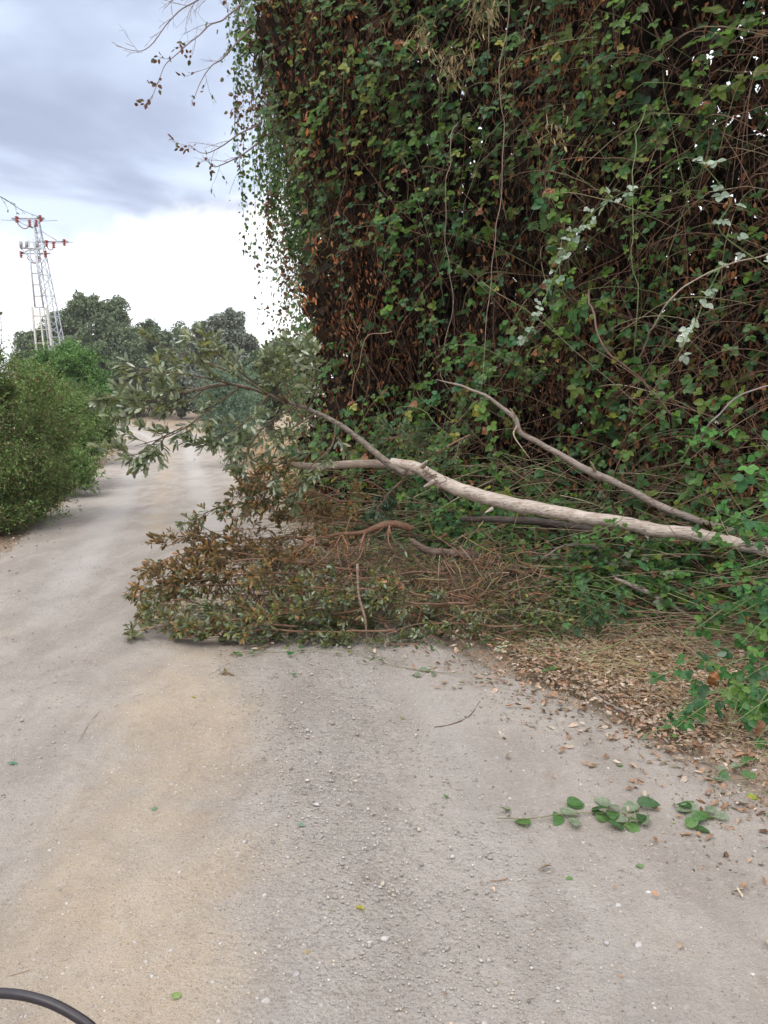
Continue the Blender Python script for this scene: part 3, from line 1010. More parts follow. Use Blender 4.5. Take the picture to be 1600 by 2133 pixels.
def twig_tree(mb, path, r0, r1, r, n_side, side_len, lvl=2, sides=5, col=(.16, .11, .08), up=0.0, t0=.25, ang=(.5, 1.0), floor=None, wob=.02, seg=.06):
    """a stem with side twigs; returns twig tips/paths for the leaves"""
    c, rr = mb.limb(path, [r0, (r0 + r1) / 2, r1], sides, col, seg, .06, wob, cap=(lvl == 2))
    out = [(c, lvl)]
    L = np.linalg.norm(np.diff(c, axis=0), axis=1).sum()
    if lvl == 0: return out
    for k in range(n_side):
        t = t0 + (1 - t0) * (k + r.random()) / n_side
        i = min(int(t * (len(c) - 1)), len(c) - 2)
        tg = unit(c[i + 1] - c[i])
        a = r.uniform(*ang)
        d = unit(tg * math.cos(a) + perp(tg, r) * math.sin(a) + np.array((0, 0, up)))
        ln = side_len * r.uniform(.55, 1.15) * (1.15 - .6 * t)
        b = unit(d + r.normal(0, .25, 3))
        pts = np.array([c[i], c[i] + d * ln * .35, c[i] + d * ln * .65 + (b - d) * ln * .15, c[i] + d * ln + (b - d) * ln * .4])
        if floor is not None: pts[1:, 2] = np.maximum(pts[1:, 2], floor + .01 + r.random() * .03)
        rs = max(rr[i] * .5, .0016)
        out += twig_tree(mb, pts, rs, max(rs * .4, .001), r, max(2, n_side // 2), ln * .5, lvl - 1, max(3, sides - 1), col, up * .6, .15, ang, floor, wob * .6, seg * .8)
    return out


def leaf_up(mb, twigs, r, per_m, L, W, template, cols, p=None, lv=(0, 1), curl=.15, flat=.3, droop=0.0, tipn=5, min_z=None):
    pos, ax, nr = [], [], []
    for c, lvl in twigs:
        if lvl not in lv: continue
        ln = np.linalg.norm(np.diff(c, axis=0), axis=1).sum()
        n_ = max(1, int(ln * per_m * r.uniform(.7, 1.3)))
        up = unit(np.array((0, 0, 1.)) + r.normal(0, flat, 3))
        sd = 1
        for k in range(n_):
            t = .15 + .85 * (k + r.random() * .6) / n_
            f = min(t, .999) * (len(c) - 1); i = int(f)
            q = c[i] * (1 - f + i) + c[min(i + 1, len(c) - 1)] * (f - i)
            tg = unit(c[min(i + 1, len(c) - 1)] - c[max(i - 1, 0)])
            s_ = unit(np.cross(tg, up)); sd = -sd
            pos.append(q); ax.append(tg * r.uniform(.5, 1) + s_ * sd * r.uniform(.5, 1) + up * r.uniform(-.2, .5) + np.array((0, 0, -droop)))
            nr.append(up + r.normal(0, .3, 3))
        tg = unit(c[-1] - c[-2])
        for k in range(tipn):
            pos.append(c[-1]); ax.append(tg + r.normal(0, .45, 3)); nr.append(up + r.normal(0, .35, 3))
    pos = np.array(pos); ax = unit(np.array(ax)); nr = unit(np.array(nr))
    n_ = len(pos)
    if min_z is not None: pos[:, 2] = np.maximum(pos[:, 2], min_z); ax[:, 2] = np.where(pos[:, 2] < min_z + .06, np.abs(ax[:, 2]) * .6, ax[:, 2])
    k = r.uniform(.7, 1.2, n_)
    mb.leaves(pos, ax, nr, L * k, W * k, template, pick(cols, n_, p), curl)


OAKG = [(.13, .165, .085), (.20, .235, .145), (.085, .11, .035), (.30, .34, .25), (.15, .15, .045)]
OAKB = [(.22, .14, .05), (.31, .15, .055), (.14, .10, .04), (.40, .21, .08), (.20, .165, .055)]
OAKM = OAKG + OAKB[:4] + [(.24, .26, .07), (.19, .21, .06), (.30, .28, .09), (.22, .25, .12)]


def world_path(pp):
    return np.array([P(*q) for q in pp])


def branch_thing(name, label, cat, path, r0, r1, seed, n_side, side_len, leaf=None, stem_mat=None, stem_col=(.16, .11, .08), lvl=2, group=None, up=0., t0=.25, ang=(.5, 1.), ground=True, wob=.02, sides=7):
    r = np.random.default_rng(seed)
    path = np.asarray(path)
    fl = None
    if ground: fl = max(gz(path[0][0], path[0][1]), .008)
    root = thing(name, label, cat, tuple(path[0]), group)
    mb = MB()
    tw = twig_tree(mb, path, r0, r1, r, n_side, side_len, lvl, sides, stem_col, up, t0, ang, fl, wob)
    mb.build('stem', stem_mat or M_TWIG, root, smooth=True)
    if leaf:
        ml = MB()
        leaf_up(ml, tw, r, min_z=None if fl is None else fl + .01, **leaf)
        ml.build('leaves', leaf.get('_m', M_OAK) if '_m' in leaf else M_OAK, root, kind='stuff')
    return root, tw


# ------------------------------------------------------------------ the fallen tree
WOOD = (.54, .47, .41)
tr_root = thing('fallen_tree', 'long pale barkless trunk fallen across the brambles, its leafy end over the road', 'tree', tuple(P(1640, 1170, 4.9)))
mb = MB()
main = world_path([(1800, 1215, 4.75), (1600, 1150, 4.85), (1460, 1118, 4.95), (1250, 1082, 5.05), (1060, 1048, 5.2), (930, 1008, 5.3), (870, 975, 5.38), (815, 962, 5.45)])
mb.limb(main, [.041, .038, .043, .042, .047, .047, .041, .029], 20, WOOD, .015, .14, .025)
# broken knots
for px, py, dx, dy, rr_ in ((1284, 1092, -6, -16, .016), (905, 1002, -22, 12, .012), (880, 972, 10, -12, .014), (1345, 1110, 6, 16, .012), (1025, 1060, -14, 8, .010)):
    a = P(px, py, 5.15 if px > 1000 else 5.3); b = P(px + dx, py + dy, 5.05 if px > 1000 else 5.2)
    mb.limb([a, (a + b) / 2, b], [rr_ * 1.6, rr_, rr_ * .4], 7, WOOD, .01, .15)
trk = mb.build('trunk', M_PALE, tr_root, smooth=True)
mb = MB(); a = P(1345, 1104, 4.985)
mb.limb([a + (0, .03, 0), a + (-.004, -.006, .004)], [.017, .010], 10, (.15, .11, .09), .004, .2)
mb.build('knot', M_BARK, trk, smooth=True)
mb = MB(); rg = np.random.default_rng(12)
for k in range(16):
    t = rg.uniform(0, 1); c0 = P(880 + 40 * t, 985 + 22 * t, 5.22) + rg.normal(0, .012, 3)
    mb.limb([c0, c0 + rg.normal(0, .02, 3) + (.02, -.01, 0), c0 + rg.normal(0, .03, 3) + (-.03, -.02, .0)], [.005, .003, .001], 4, (.30, .23, .18), .01, .2)
mb.build('splinters', M_PALE, trk)
mb = MB()
b1 = world_path([(845, 985, 5.42), (800, 958, 5.45), (755, 920, 5.5), (700, 880, 5.55), (640, 852, 5.6), (590, 835, 5.5), (530, 812, 5.35), (470, 800, 5.2), (400, 812, 5.1), (330, 830, 5.05)])
mb.limb(b1, [.031, .026, .022, .018, .015, .013, .011, .009, .007, .004], 9, (.27, .23, .19), .03, .06, .01)
rg = np.random.default_rng(33)
bough_twigs = []
forks = [
    ([(600, 838, 5.5), (520, 790, 5.2), (460, 740, 5.0), (410, 700, 4.9)], .009),
    ([(560, 822, 5.4), (480, 775, 5.3), (400, 745, 5.2), (300, 705, 5.2)], .007),
    ([(520, 812, 5.3), (440, 790, 5.0), (350, 775, 4.85), (262, 765, 4.8)], .008),
    ([(480, 800, 5.2), (400, 815, 4.9), (300, 835, 4.8), (210, 822, 4.75)], .008),
    ([(430, 806, 5.15), (370, 850, 4.8), (310, 850, 4.7), (262, 860, 4.7)], .007),
    ([(500, 806, 5.25), (440, 850, 4.9), (370, 900, 4.75), (280, 930, 4.65)], .008),
    ([(380, 890, 4.76), (330, 915, 4.7), (290, 945, 4.65), (245, 950, 4.65)], .005),
    ([(560, 822, 5.4), (520, 870, 5.1), (470, 905, 5.0), (420, 925, 4.9)], .008),
    ([(620, 845, 5.55), (560, 880, 5.2), (520, 930, 5.1), (500, 990, 5.0)], .008),
    ([(640, 852, 5.6), (660, 800, 5.3), (650, 750, 5.1), (620, 715, 5.0)], .007),
    ([(600, 838, 5.5), (570, 800, 5.3), (560, 780, 5.2), (545, 760, 5.1)], .006),
    ([(660, 860, 5.55), (600, 900, 5.3), (570, 950, 5.2), (560, 1010, 5.1)], .008),
    ([(700, 880, 5.5), (690, 930, 5.3), (640, 980, 5.2), (610, 1040, 5.1)], .008),
    ([(620, 845, 5.55), (590, 790, 5.5), (600, 750, 5.5), (640, 720, 5.5)], .006)]
for pth, rr_ in forks:
    bough_twigs += twig_tree(mb, world_path(pth), rr_, .002, rg, 8, .22, 2, 5, (.18, .14, .10), .02, .2, (.3, .75), None, .01, .04)
mb.build('branch', M_BARK, tr_root, smooth=True)
ml = MB()
leaf_up(ml, bough_twigs, rg, 30, .064, .021, T_OVAL, [(.18,.215,.12),(.28,.32,.21),(.12,.145,.05),(.44,.47,.38),(.22,.21,.065)], (4, 3.5, 2.0, 2.6, 1.2), (0, 1), .12, .45, .0, 4)
ml.build('leaves', M_OAK, tr_root, kind='stuff')

# second grey limb
root = thing('fallen_branch', 'crooked bare grey branch slanting above the pale fallen trunk', 'branch', tuple(P(1600, 1120, 5.0)), 'fallen branches')
mb = MB()
mb.limb(world_path([(1720, 1170, 4.9), (1600, 1128, 5.0), (1500, 1100, 5.1), (1390, 1060, 5.15), (1290, 1010, 5.2), (1235, 985, 5.2), (1160, 945, 5.2), (1090, 908, 5.2), (1070, 868, 5.2), (1030, 835, 5.2), (985, 810, 5.2), (910, 790, 5.2)]),
        [.034, .030, .027, .026, .023, .026, .020, .018, .016, .012, .009, .003], 12, (.33, .28, .245), .02, .14, .03)
mb.build('limb', M_PALE, root, smooth=True)
for pth, rr_ in (([(1078, 885, 5.2), (1070, 905, 5.12), (1085, 930, 5.08), (1104, 955, 5.05)], .008), ([(1240, 985, 5.2), (1236, 972, 5.15), (1230, 962, 5.12)], .014), ([(1075, 875, 5.2), (1070, 860, 5.15), (1062, 850, 5.15)], .008)):
    mt = MB(); mt.limb(world_path(pth), [rr_, rr_ * .6, rr_ * .3], 6, (.40, .32, .22), .015, .1)
    mt.build('side_twig', M_PALE, root, smooth=True)

# pale stub under the leafy bough
root = thing('fallen_branch', 'short pale log stub poking out left beneath the leafy bough', 'branch', tuple(P(715, 970, 5.6)), 'fallen branches')
mb = MB()
mb.limb(world_path([(860, 985, 5.7), (790, 968, 5.6), (715, 968, 5.55), (660, 972, 5.5), (598, 966, 5.45)]), [.032, .031, .030, .028, .020], 11, (.42, .34, .28), .025, .08, .01)
mb.build('limb', M_PALE, root, smooth=True)
mb = MB(); rg = np.random.default_rng(7)
twl = []
for pth in ([(600, 966, 5.45), (560, 965, 5.2), (520, 1000, 5.1), (490, 1040, 5.0)], [(640, 950, 5.5), (600, 962, 5.2), (570, 975, 5.1), (540, 1010, 5.0)], [(610, 968, 5.4), (580, 1000, 5.2), (560, 1040, 5.1), (520, 1070, 5.05)]):
    twl += twig_tree(mb, world_path(pth), .006, .002, rg, 6, .22, 2, 5, (.12, .09, .07), 0, .2, (.4, .9), None, .01, .04)
mb.build('twigs', M_TWIG, root, smooth=True)
ml = MB(); leaf_up(ml, twl, rg, 44, .045, .020, T_OAK, OAKB + OAKG[:1], None, (0, 1), .2, .5, .1, 4)
ml.build('leaves', M_OAK, root, kind='stuff')

# logs deep under the trunk
for pth, rr_, c_, lb in (
        ([(1260, 1180, 5.4), (1080, 1185, 5.4), (980, 1155, 5.4), (900, 1150, 5.4), (855, 1125, 5.45)], [.020, .030, .028, .030, .02], (.20, .15, .12), 'dark brown log on the ground with a sawn orange end'),
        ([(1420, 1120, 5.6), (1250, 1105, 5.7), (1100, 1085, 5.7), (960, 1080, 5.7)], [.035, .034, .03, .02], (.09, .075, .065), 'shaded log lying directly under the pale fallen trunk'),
        ([(860, 1100, 5.25), (810, 1092, 5.2), (760, 1108, 5.15), (710, 1112, 5.1), (655, 1122, 5.05)], [.020, .026, .018, .012, .005], (.20, .115, .075), 'torn reddish branch with splintered forks on the brush heap'),
        ([(1280, 1205, 4.9), (1340, 1230, 4.85), (1400, 1262, 4.8), (1450, 1290, 4.75)], [.010, .018, .016, .008], (.34, .29, .25), 'short grey stick half buried in the low brambles at right'),
        ([(1135, 1160, 5.1), (1180, 1135, 5.15), (1240, 1140, 5.2), (1270, 1175, 5.2)], [.006, .007, .008, .006], (.20, .17, .15), 'thin hooped grey twig under the fallen trunk'),
        ([(745, 1175, 4.7), (748, 1240, 4.65), (760, 1290, 4.6), (765, 1340, 4.62)], [.009, .008, .007, .005], (.30, .22, .17), 'thin upright broken stick standing in front of the brush heap')):
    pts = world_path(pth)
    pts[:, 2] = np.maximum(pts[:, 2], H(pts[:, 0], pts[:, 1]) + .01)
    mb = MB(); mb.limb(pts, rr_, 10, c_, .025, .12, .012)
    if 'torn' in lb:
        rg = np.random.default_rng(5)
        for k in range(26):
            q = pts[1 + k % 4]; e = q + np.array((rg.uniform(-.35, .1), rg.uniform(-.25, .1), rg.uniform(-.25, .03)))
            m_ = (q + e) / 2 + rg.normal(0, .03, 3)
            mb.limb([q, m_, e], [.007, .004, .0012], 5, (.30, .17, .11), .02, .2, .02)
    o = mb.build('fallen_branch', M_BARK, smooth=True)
    tag(o, lb, 'branch', 'fallen branches')

# ------------------------------------------------------------------ the brush heap of cut branches
LB = dict(per_m=38, L=.044, W=.018, template=T_OAK, cols=OAKB, curl=.25, flat=.7, tipn=5)
LG = dict(per_m=46, L=.042, W=.016, template=T_OVAL, cols=OAKG + [(.20, .20, .05)], curl=.18, flat=.7, tipn=5)
LM = dict(per_m=36, L=.043, W=.017, template=T_OAK, cols=OAKM, curl=.2, flat=.7, tipn=5)
heap = [
    # path (px,py,depth) r0 seed n_side side_len leaf label
    ([(700, 1130, 5.6), (600, 1105, 5.4), (520, 1110, 5.3), (420, 1100, 5.2), (330, 1130, 5.1)], .010, 41, 13, .30, LB, 'dry brown-leaved cut branch reaching left to the top tip of the heap'),
    ([(760, 1175, 5.2), (650, 1160, 5.1), (520, 1150, 5.0), (400, 1180, 4.95), (300, 1195, 4.9)], .011, 42, 14, .28, LB, 'dense brown-leaved cut branch across the middle of the heap'),
    ([(700, 1215, 4.95), (600, 1210, 4.9), (480, 1205, 4.9), (380, 1215, 4.9), (280, 1225, 4.95)], .009, 43, 13, .24, LM, 'olive-brown cut branch low in the heap over the bare gap'),
    ([(840, 1250, 4.8), (700, 1265, 4.75), (560, 1270, 4.7), (420, 1285, 4.7), (290, 1300, 4.75)], .009, 44, 16, .22, LM, 'flat olive-leaved branch lying along the front of the heap'),
    ([(820, 1300, 4.65), (700, 1305, 4.65), (580, 1300, 4.65), (470, 1310, 4.65), (350, 1320, 4.7)], .008, 45, 15, .19, LG, 'grey-green branch at the front edge of the heap on the road'),
    ([(640, 1040, 5.3), (560, 1030, 5.2), (500, 1040, 5.1), (440, 1050, 5.1), (400, 1080, 5.0)], .008, 46, 10, .24, LM, 'small mixed brown and green sprig branch above the heap by the road'),
    ([(820, 1040, 5.9), (720, 1030, 5.7), (650, 1010, 5.6), (560, 1000, 5.5), (520, 1010, 5.4)], .011, 47, 14, .34, LB, 'rusty brown branch hanging beneath the pale stub'),
    ([(800, 1090, 5.8), (720, 1070, 5.6), (650, 1060, 5.5), (590, 1070, 5.4)], .010, 48, 14, .34, LB, 'orange-brown withered branch behind the torn reddish limb'),
    ([(980, 1240, 4.9), (860, 1240, 4.8), (740, 1230, 4.75), (640, 1240, 4.7)], .008, 49, 12, .22, LG, 'green-leaved cut branch right of the upright stick'),
    ([(940, 1180, 5.2), (840, 1180, 5.1), (740, 1190, 5.0), (640, 1190, 4.9)], .008, 50, 9, .26, dict(LG, per_m=18), 'sparsely leaved branch of tangled reddish twigs in the heap centre'),
    ([(1100, 1290, 4.75), (980, 1285, 4.7), (880, 1290, 4.65), (780, 1310, 4.6)], .006, 51, 10, .18, dict(LG, per_m=30), 'thin green branch trailing along the verge right of the heap'),
    ([(420, 1250, 4.9), (370, 1240, 4.85), (320, 1270, 4.8), (262, 1305, 4.8)], .006, 52, 9, .18, LM, 'small brownish spray at the leftmost lower tip of the heap'),
    ([(560, 1150, 5.1), (480, 1135, 5.1), (400, 1140, 5.05), (300, 1165, 5.0)], .008, 61, 14, .26, LB, 'bushy brown-leaved branch between the top tip and the middle of the heap'),
    ([(600, 1180, 5.0), (500, 1185, 4.95), (420, 1200, 4.9), (330, 1215, 4.85)], .008, 62, 14, .24, LB, 'dull brown leafy branch under the dense middle branch'),
    ([(620, 1290, 4.7), (540, 1290, 4.65), (450, 1300, 4.65), (330, 1290, 4.7)], .007, 63, 13, .20, LM, 'olive and brown spray lying just behind the front edge of the heap'),
    ([(900, 1230, 4.85), (820, 1215, 4.8), (720, 1215, 4.8), (620, 1225, 4.75)], .008, 64, 12, .22, LM, 'mixed green and brown leafy branch behind the upright stick'),
    ([(860, 960, 5.9), (820, 1010, 5.8), (790, 1050, 5.7), (780, 1090, 5.6)], .010, 53, 13, .34, dict(LG, cols=[(.04, .09, .04), (.05, .12, .06), (.08, .15, .08)]), 'dark green leafy branch hanging under the thin end of the trunk'),
    ([(980, 900, 6.1), (900, 930, 5.9), (850, 900, 5.8), (800, 900, 5.8)], .010, 54, 13, .34, dict(LG, cols=[(.05, .11, .05), (.09, .15, .07), (.12, .17, .04)]), 'green leafy spray rising behind the thin end of the trunk'),
]
for pth, r0, sd, ns, sl, lf, lb in heap:
    pts = world_path(pth)
    hh = np.maximum(H(pts[:, 0], pts[:, 1]), .03)
    pts[:, 2] = np.maximum(pts[:, 2] - .04, hh + .005)
    branch_thing('cut_branch', lb, 'branch', pts, r0, .002, sd, ns, sl, lf, M_TWIG, (.24, .14, .09), 2, 'cut branches in the brush heap', .02, .12, (.4, 1.0), wob=.07)

# loose bare twigs tangled through the heap (too many to count)
mb = MB()
r = np.random.default_rng(77)
n_ = 760
cx = r.uniform(480, 1120, n_); cy = r.normal(1215, 45, n_).clip(1110, 1330)
g = np.array([P(a, b, 4.7 + .0035 * (1330 - b)) for a, b in zip(cx, cy)])
g[:, 2] = np.maximum(g[:, 2], .05)
a = r.normal(0.2, .9, n_) + np.pi * (r.random(n_) < .5)
d = unit(np.stack([np.cos(a), np.sin(a) * .7, r.normal(0, .3, n_)], 1))
t = np.linspace(-.5, .5, 8)[None, :, None]
L = r.gamma(3, .09, n_)[:, None, None]
side = unit(np.cross(d, r.normal(0, 1, (n_, 3))))[:, None]
pth = g[:, None] + d[:, None] * t * L + side * (t ** 2) * L * r.uniform(.3, 2.4, (n_, 1, 1)) + .03 * np.sin(t * r.uniform(8, 20, (n_, 1, 1))) * side
pth[..., 2] = np.maximum(pth[..., 2], .03)
mb.tubes(pth, np.linspace(1.3, .5, 8)[None] * r.uniform(.0012, .004, (n_, 1)), 4, pick([(.32, .15, .085), (.22, .13, .09), (.38, .27, .18), (.13, .09, .07), (.26, .20, .10)], n_))
mb.build('brushwood', M_TWIG, kind='stuff')

# green and yellowing bits of leaf over the heap and its skirt
mb = MB()
n_ = 6000
px_ = rng.uniform(290, 1250, n_); py_ = rng.normal(1285, 38, n_); py_ = np.where(px_ < 520, np.minimum(py_, rng.uniform(1270, 1322, n_)), py_)
gg = np.array([G(a, b) for a, b in zip(px_, py_)])
keep = py_ < 1368 - .0 * px_ + 60 * vnoise(np.stack([px_ * .02, py_ * .02, 0 * px_], 1), 5) - 25
gg = gg[keep]
scatter_flat(mb, gg[:, 0], gg[:, 1], rng.uniform(.02, .05, len(gg)), pick(OAKG + GREEN + LIT, len(gg), (3, 3, 2, 2, 2, 1, 1, 1, 1, 1, 1, 2, 2, 1, 1, 1, 1)), T_OVAL, .02, .7, .45, .2)
n_ = 5200
px_ = rng.uniform(560, 1230, n_); py_ = rng.uniform(1150, 1300, n_)
q_ = np.array([P(a, b, 4.62 + .0045 * (1320 - b)) for a, b in zip(px_, py_)])
q_ = q_[fbm(q_ * 4, 66, 2) > .44]; n_ = len(q_)
q_[:, 2] = np.maximum(q_[:, 2] - .25 * rng.random(n_) ** 2, .03)
mb.leaves(q_, unit(rng.normal(0, 1, (n_, 3)) * (1, 1, .5)), unit(rng.normal(0, .6, (n_, 3)) + (0, -.3, 1)), rng.uniform(.02, .048, n_), rng.uniform(.009, .026, n_), T_OVAL,
          pick([(.10, .14, .045), (.14, .17, .05), (.07, .12, .035), (.26, .25, .07), (.22, .13, .06), (.16, .20, .11), (.05, .08, .03)], n_), .25)
mb.build('leaf_scraps', M_OAK, kind='stuff')


# ------------------------------------------------------------------ bramble plants
def bramble(name, label, paths, seed, L, cols, per_m=16, r0=.004, template=T_BRAM, group=None, stem=(.16, .22, .09), cat='bramble', back=None, p=None, fine=False, spread=.05):
    r = np.random.default_rng(seed)
    root = thing(name, label, cat, tuple(paths[0][0]), group)
    ms, ml = MB(), MB()
    for pth in paths:
        c, rr = ms.limb(pth, [r0, r0 * .8, r0 * .4], 6, stem, .03, .04, .01, cap=True)
        ln = np.linalg.norm(np.diff(c, axis=0), axis=1).sum()
        n_ = max(3, int(ln * per_m))
        t = (np.arange(n_) + r.random(n_) * .6) / n_ * .98
        i = (t * (len(c) - 1)).astype(int)
        tg = unit(c[np.minimum(i + 1, len(c) - 1)] - c[i])
        off = unit(np.cross(tg, r.normal(0, 1, (n_, 3)))) * r.uniform(.3, 1, (n_, 1)) * spread
        tip = c[i] + off + np.array((0, 0, .01))
        ms.tubes(np.stack([c[i], c[i] + off * .5 + np.array((0, 0, .01)), tip], 1), np.full((n_, 3), .0011), 3, stem)
        ax = unit(off / spread + np.array((0, -.25, -.45)) + r.normal(0, .3, (n_, 3)))
        nr = unit(np.array((-.3, -.75, .75)) + r.normal(0, .4, (n_, 3)))
        cc_ = np.array(cols)[r.choice(len(cols), n_, p=None if p is None else np.array(p) / sum(p))] * (1 + r.normal(0, .15, (n_, 1)))
        trifoliate(ml, tip, ax, nr, L * r.uniform(.65, 1.2, n_), cc_, template, .82, .12)
    ms.build('stem', M_TWIG, root, smooth=True)
    ml.build('leaves', M_BRAM, root, kind='stuff')
    return root


PALE = [(.40, .47, .38), (.34, .42, .33), (.46, .52, .44)]
bramble('bramble_cane', 'arching bramble cane with whitish leaf undersides near the top right', [world_path([(1600, 560, 4.4), (1500, 480, 4.3), (1520, 420, 4.25), (1470, 350, 4.2), (1440, 335, 4.2)])], 1, .052, PALE, 13, group='bramble canes')
bramble('bramble_cane', 'long diagonal cane of silvery leaves left of the sky gaps', [world_path([(1090, 720, 5.4), (1140, 610, 5.35), (1190, 500, 5.3), (1250, 430, 5.25), (1330, 385, 5.2)])], 2, .045, PALE + [(.2, .3, .2)], 26, group='bramble canes')
bramble('bramble_cane', 'thin bramble shoot with pale leaves hanging right of the silvery cane', [world_path([(1500, 560, 4.9), (1470, 620, 4.85), (1440, 690, 4.8), (1400, 760, 4.8)])], 3, .05, PALE + [(.12, .2, .1)], 14, group='bramble canes')
bramble('bramble_cane', 'small leafy bramble spray crossing in front of the middle of the pale trunk', [world_path([(1210, 1120, 4.95), (1250, 1105, 4.85), (1290, 1085, 4.82), (1300, 1070, 4.85)]), world_path([(1230, 1130, 4.95), (1280, 1120, 4.84), (1330, 1125, 4.84)])], 14, .034, [(.09, .22, .04), (.07, .17, .04)], 24, group='bramble canes')
bramble('bramble_cane', 'leafy bramble shoots hanging over the right end of the pale trunk', [world_path([(1640, 1040, 4.5), (1560, 1060, 4.5), (1490, 1100, 4.5), (1450, 1140, 4.55)]), world_path([(1650, 1090, 4.5), (1570, 1120, 4.5), (1500, 1160, 4.5)]), world_path([(1640, 1150, 4.45), (1560, 1180, 4.4), (1480, 1190, 4.4)])], 15, .042, [(.07, .19, .04), (.055, .15, .045), (.10, .22, .05)], 20, group='bramble canes', spread=.07)
bramble('bramble_cane', 'bright green bramble spray above the sawn grey branch at right', [world_path([(1420, 960, 4.8), (1450, 900, 4.7), (1440, 870, 4.7)]), world_path([(1440, 930, 4.8), (1500, 900, 4.75), (1530, 880, 4.7)])], 4, .04, [(.09, .26, .04), (.07, .2, .04)], 26, group='bramble canes')
bramble('bramble_bush', 'large fresh green bramble leaves at the right edge just above the trunk end',
        [world_path([(1680, 1100, 3.7), (1620, 1040, 3.65), (1570, 1000, 3.6), (1540, 960, 3.6)]), world_path([(1680, 1000, 3.7), (1620, 960, 3.65), (1585, 920, 3.6)]), world_path([(1690, 1080, 3.8), (1600, 1090, 3.75), (1540, 1080, 3.8), (1480, 1060, 3.9)])], 5, .060, [(.06, .19, .04), (.045, .15, .05), (.09, .22, .05)], 24, group='bramble bushes', cat='bramble', spread=.08)
rb = np.random.default_rng(6)
pths = []
for k in range(30):
    x0, y0 = rb.uniform(1560, 1760), rb.uniform(1230, 1560)
    dd = 4.5 - (y0 - 1230) * .0035
    a = P(x0, y0, dd); e = P(x0 - rb.uniform(60, 230), y0 + rb.uniform(-60, 90), dd - .25)
    for q in (a, e): q[2] = max(q[2], gz(q[0], q[1]) + .04)
    pths.append(np.array([a, (a + e) / 2 + np.array((0, 0, rb.uniform(.05, .16))), e]))
bramble('bramble_bush', 'loose trailing bramble with round green leaves at the right edge over the straw verge', pths, 6, .046, [(.05, .15, .035), (.07, .19, .04), (.035, .11, .035), (.11, .2, .04), (.30, .12, .05)], 17, p=(4, 3, 3, 2.2, .4), group='bramble bushes', spread=.07)
pths = []
for k in range(9):
    a = P(rb.uniform(1180, 1290), rb.uniform(1300, 1335), 4.7); a[2] = .1
    e = P(rb.uniform(1150, 1340), rb.uniform(1190, 1300), 4.5)
    e[2] = max(e[2], .1)
    pths.append(np.array([a, (a + e) / 2 + np.array((0, 0, .06)), e]))
bramble('bramble_bush', 'small dark green bramble clump below the middle of the pale trunk', pths, 7, .044, [(.05, .12, .04), (.06, .15, .04), (.04, .09, .03)], 13, group='bramble bushes', spread=.06)

# carpet of low bramble between the verge and the trees
low_root = thing('bramble_thicket', 'low tangle of bramble stems and leaves on the ground beneath the pale trunk', 'bramble', (1.6, 6.0, gz(1.6, 6.0)))
mb, ms = MB(), MB()
n_ = 10500
s_ = rng.uniform(.9, 6.7, n_)
k_ = rng.uniform(.0, 1.35, n_)                            # out from the wall
hz = (.95 - .48 * k_) * rng.random(n_) ** .8
hz = np.clip(hz * (.5 + fbm(np.stack([s_ * 1.8, k_ * 1.8, 0 * s_], 1), 13)), 0, 1.1)
xy = A0[None] + WT[None] * s_[:, None] + WN[None] * k_[:, None]
dn = fbm(np.stack([s_ * 2.4, k_ * 2.4, hz * 2], 1), 23)
keep = (rng.random(n_) < .15 + .85 * sm(dn, .40, .60)) & ~((s_ < 2.4) & (k_ > .9))
keep &= (road_s(xy[:, 0], xy[:, 1])[0] > .35)
xy, hz = xy[keep], hz[keep]; n_ = len(xy)
pos = np.stack([xy[:, 0], xy[:, 1], H(xy[:, 0], xy[:, 1]) + .02 + hz], 1)
L = rng.uniform(.028, .055, n_)
ax = unit(np.stack([rng.normal(-.3, .6, n_), rng.normal(-.4, .6, n_), rng.normal(-.3, .3, n_)], 1))
trifoliate(mb, pos, ax, unit(np.stack([rng.normal(-.2, .35, n_), rng.normal(-.5, .35, n_), np.ones(n_)], 1)), L, pick(GREEN + [(.16, .2, .12)] + DEAD[:2], n_, (4, 4, 2, 4, 3, 1, 1.5, 1, 1)))
mb.build('leaves', M_BRAM, low_root, kind='stuff')
n_ = 1300
s_ = rng.uniform(.8, 6.8, n_); k_ = rng.uniform(.1, 1.6, n_)
xy = A0[None] + WT[None] * s_[:, None] + WN[None] * k_[:, None]
a = rng.normal(0, .55, n_)
d = np.stack([WT[0] * np.cos(a) + WN[0] * np.sin(a), WT[1] * np.cos(a) + WN[1] * np.sin(a)], 1)
t = np.linspace(-.5, .5, 9)[None, :]
ln = rng.uniform(.4, 1.5, (n_, 1))
zc_ = H(xy[:, 0], xy[:, 1])[:, None] + ((1.0 - .5 * k_) * rng.random(n_)).clip(.02, 1)[:, None]
hz = zc_ + rng.normal(.05, .22, (n_, 1)) * t * ln - rng.uniform(0, .5, (n_, 1)) * ln * t ** 2
pth = np.stack([xy[:, 0:1] + d[:, 0:1] * t * ln, xy[:, 1:2] + d[:, 1:2] * t * ln + .05 * np.sin(t * 6), np.maximum(hz, .06)], -1)
ms.tubes(pth, np.linspace(1.1, .7, 9)[None] * rng.uniform(.0013, .0038, (n_, 1)), 4, pick(CANE, n_, (3, 3, 2, 3, 1)))
ms.build('canes', M_TWIG, low_root, kind='stuff')

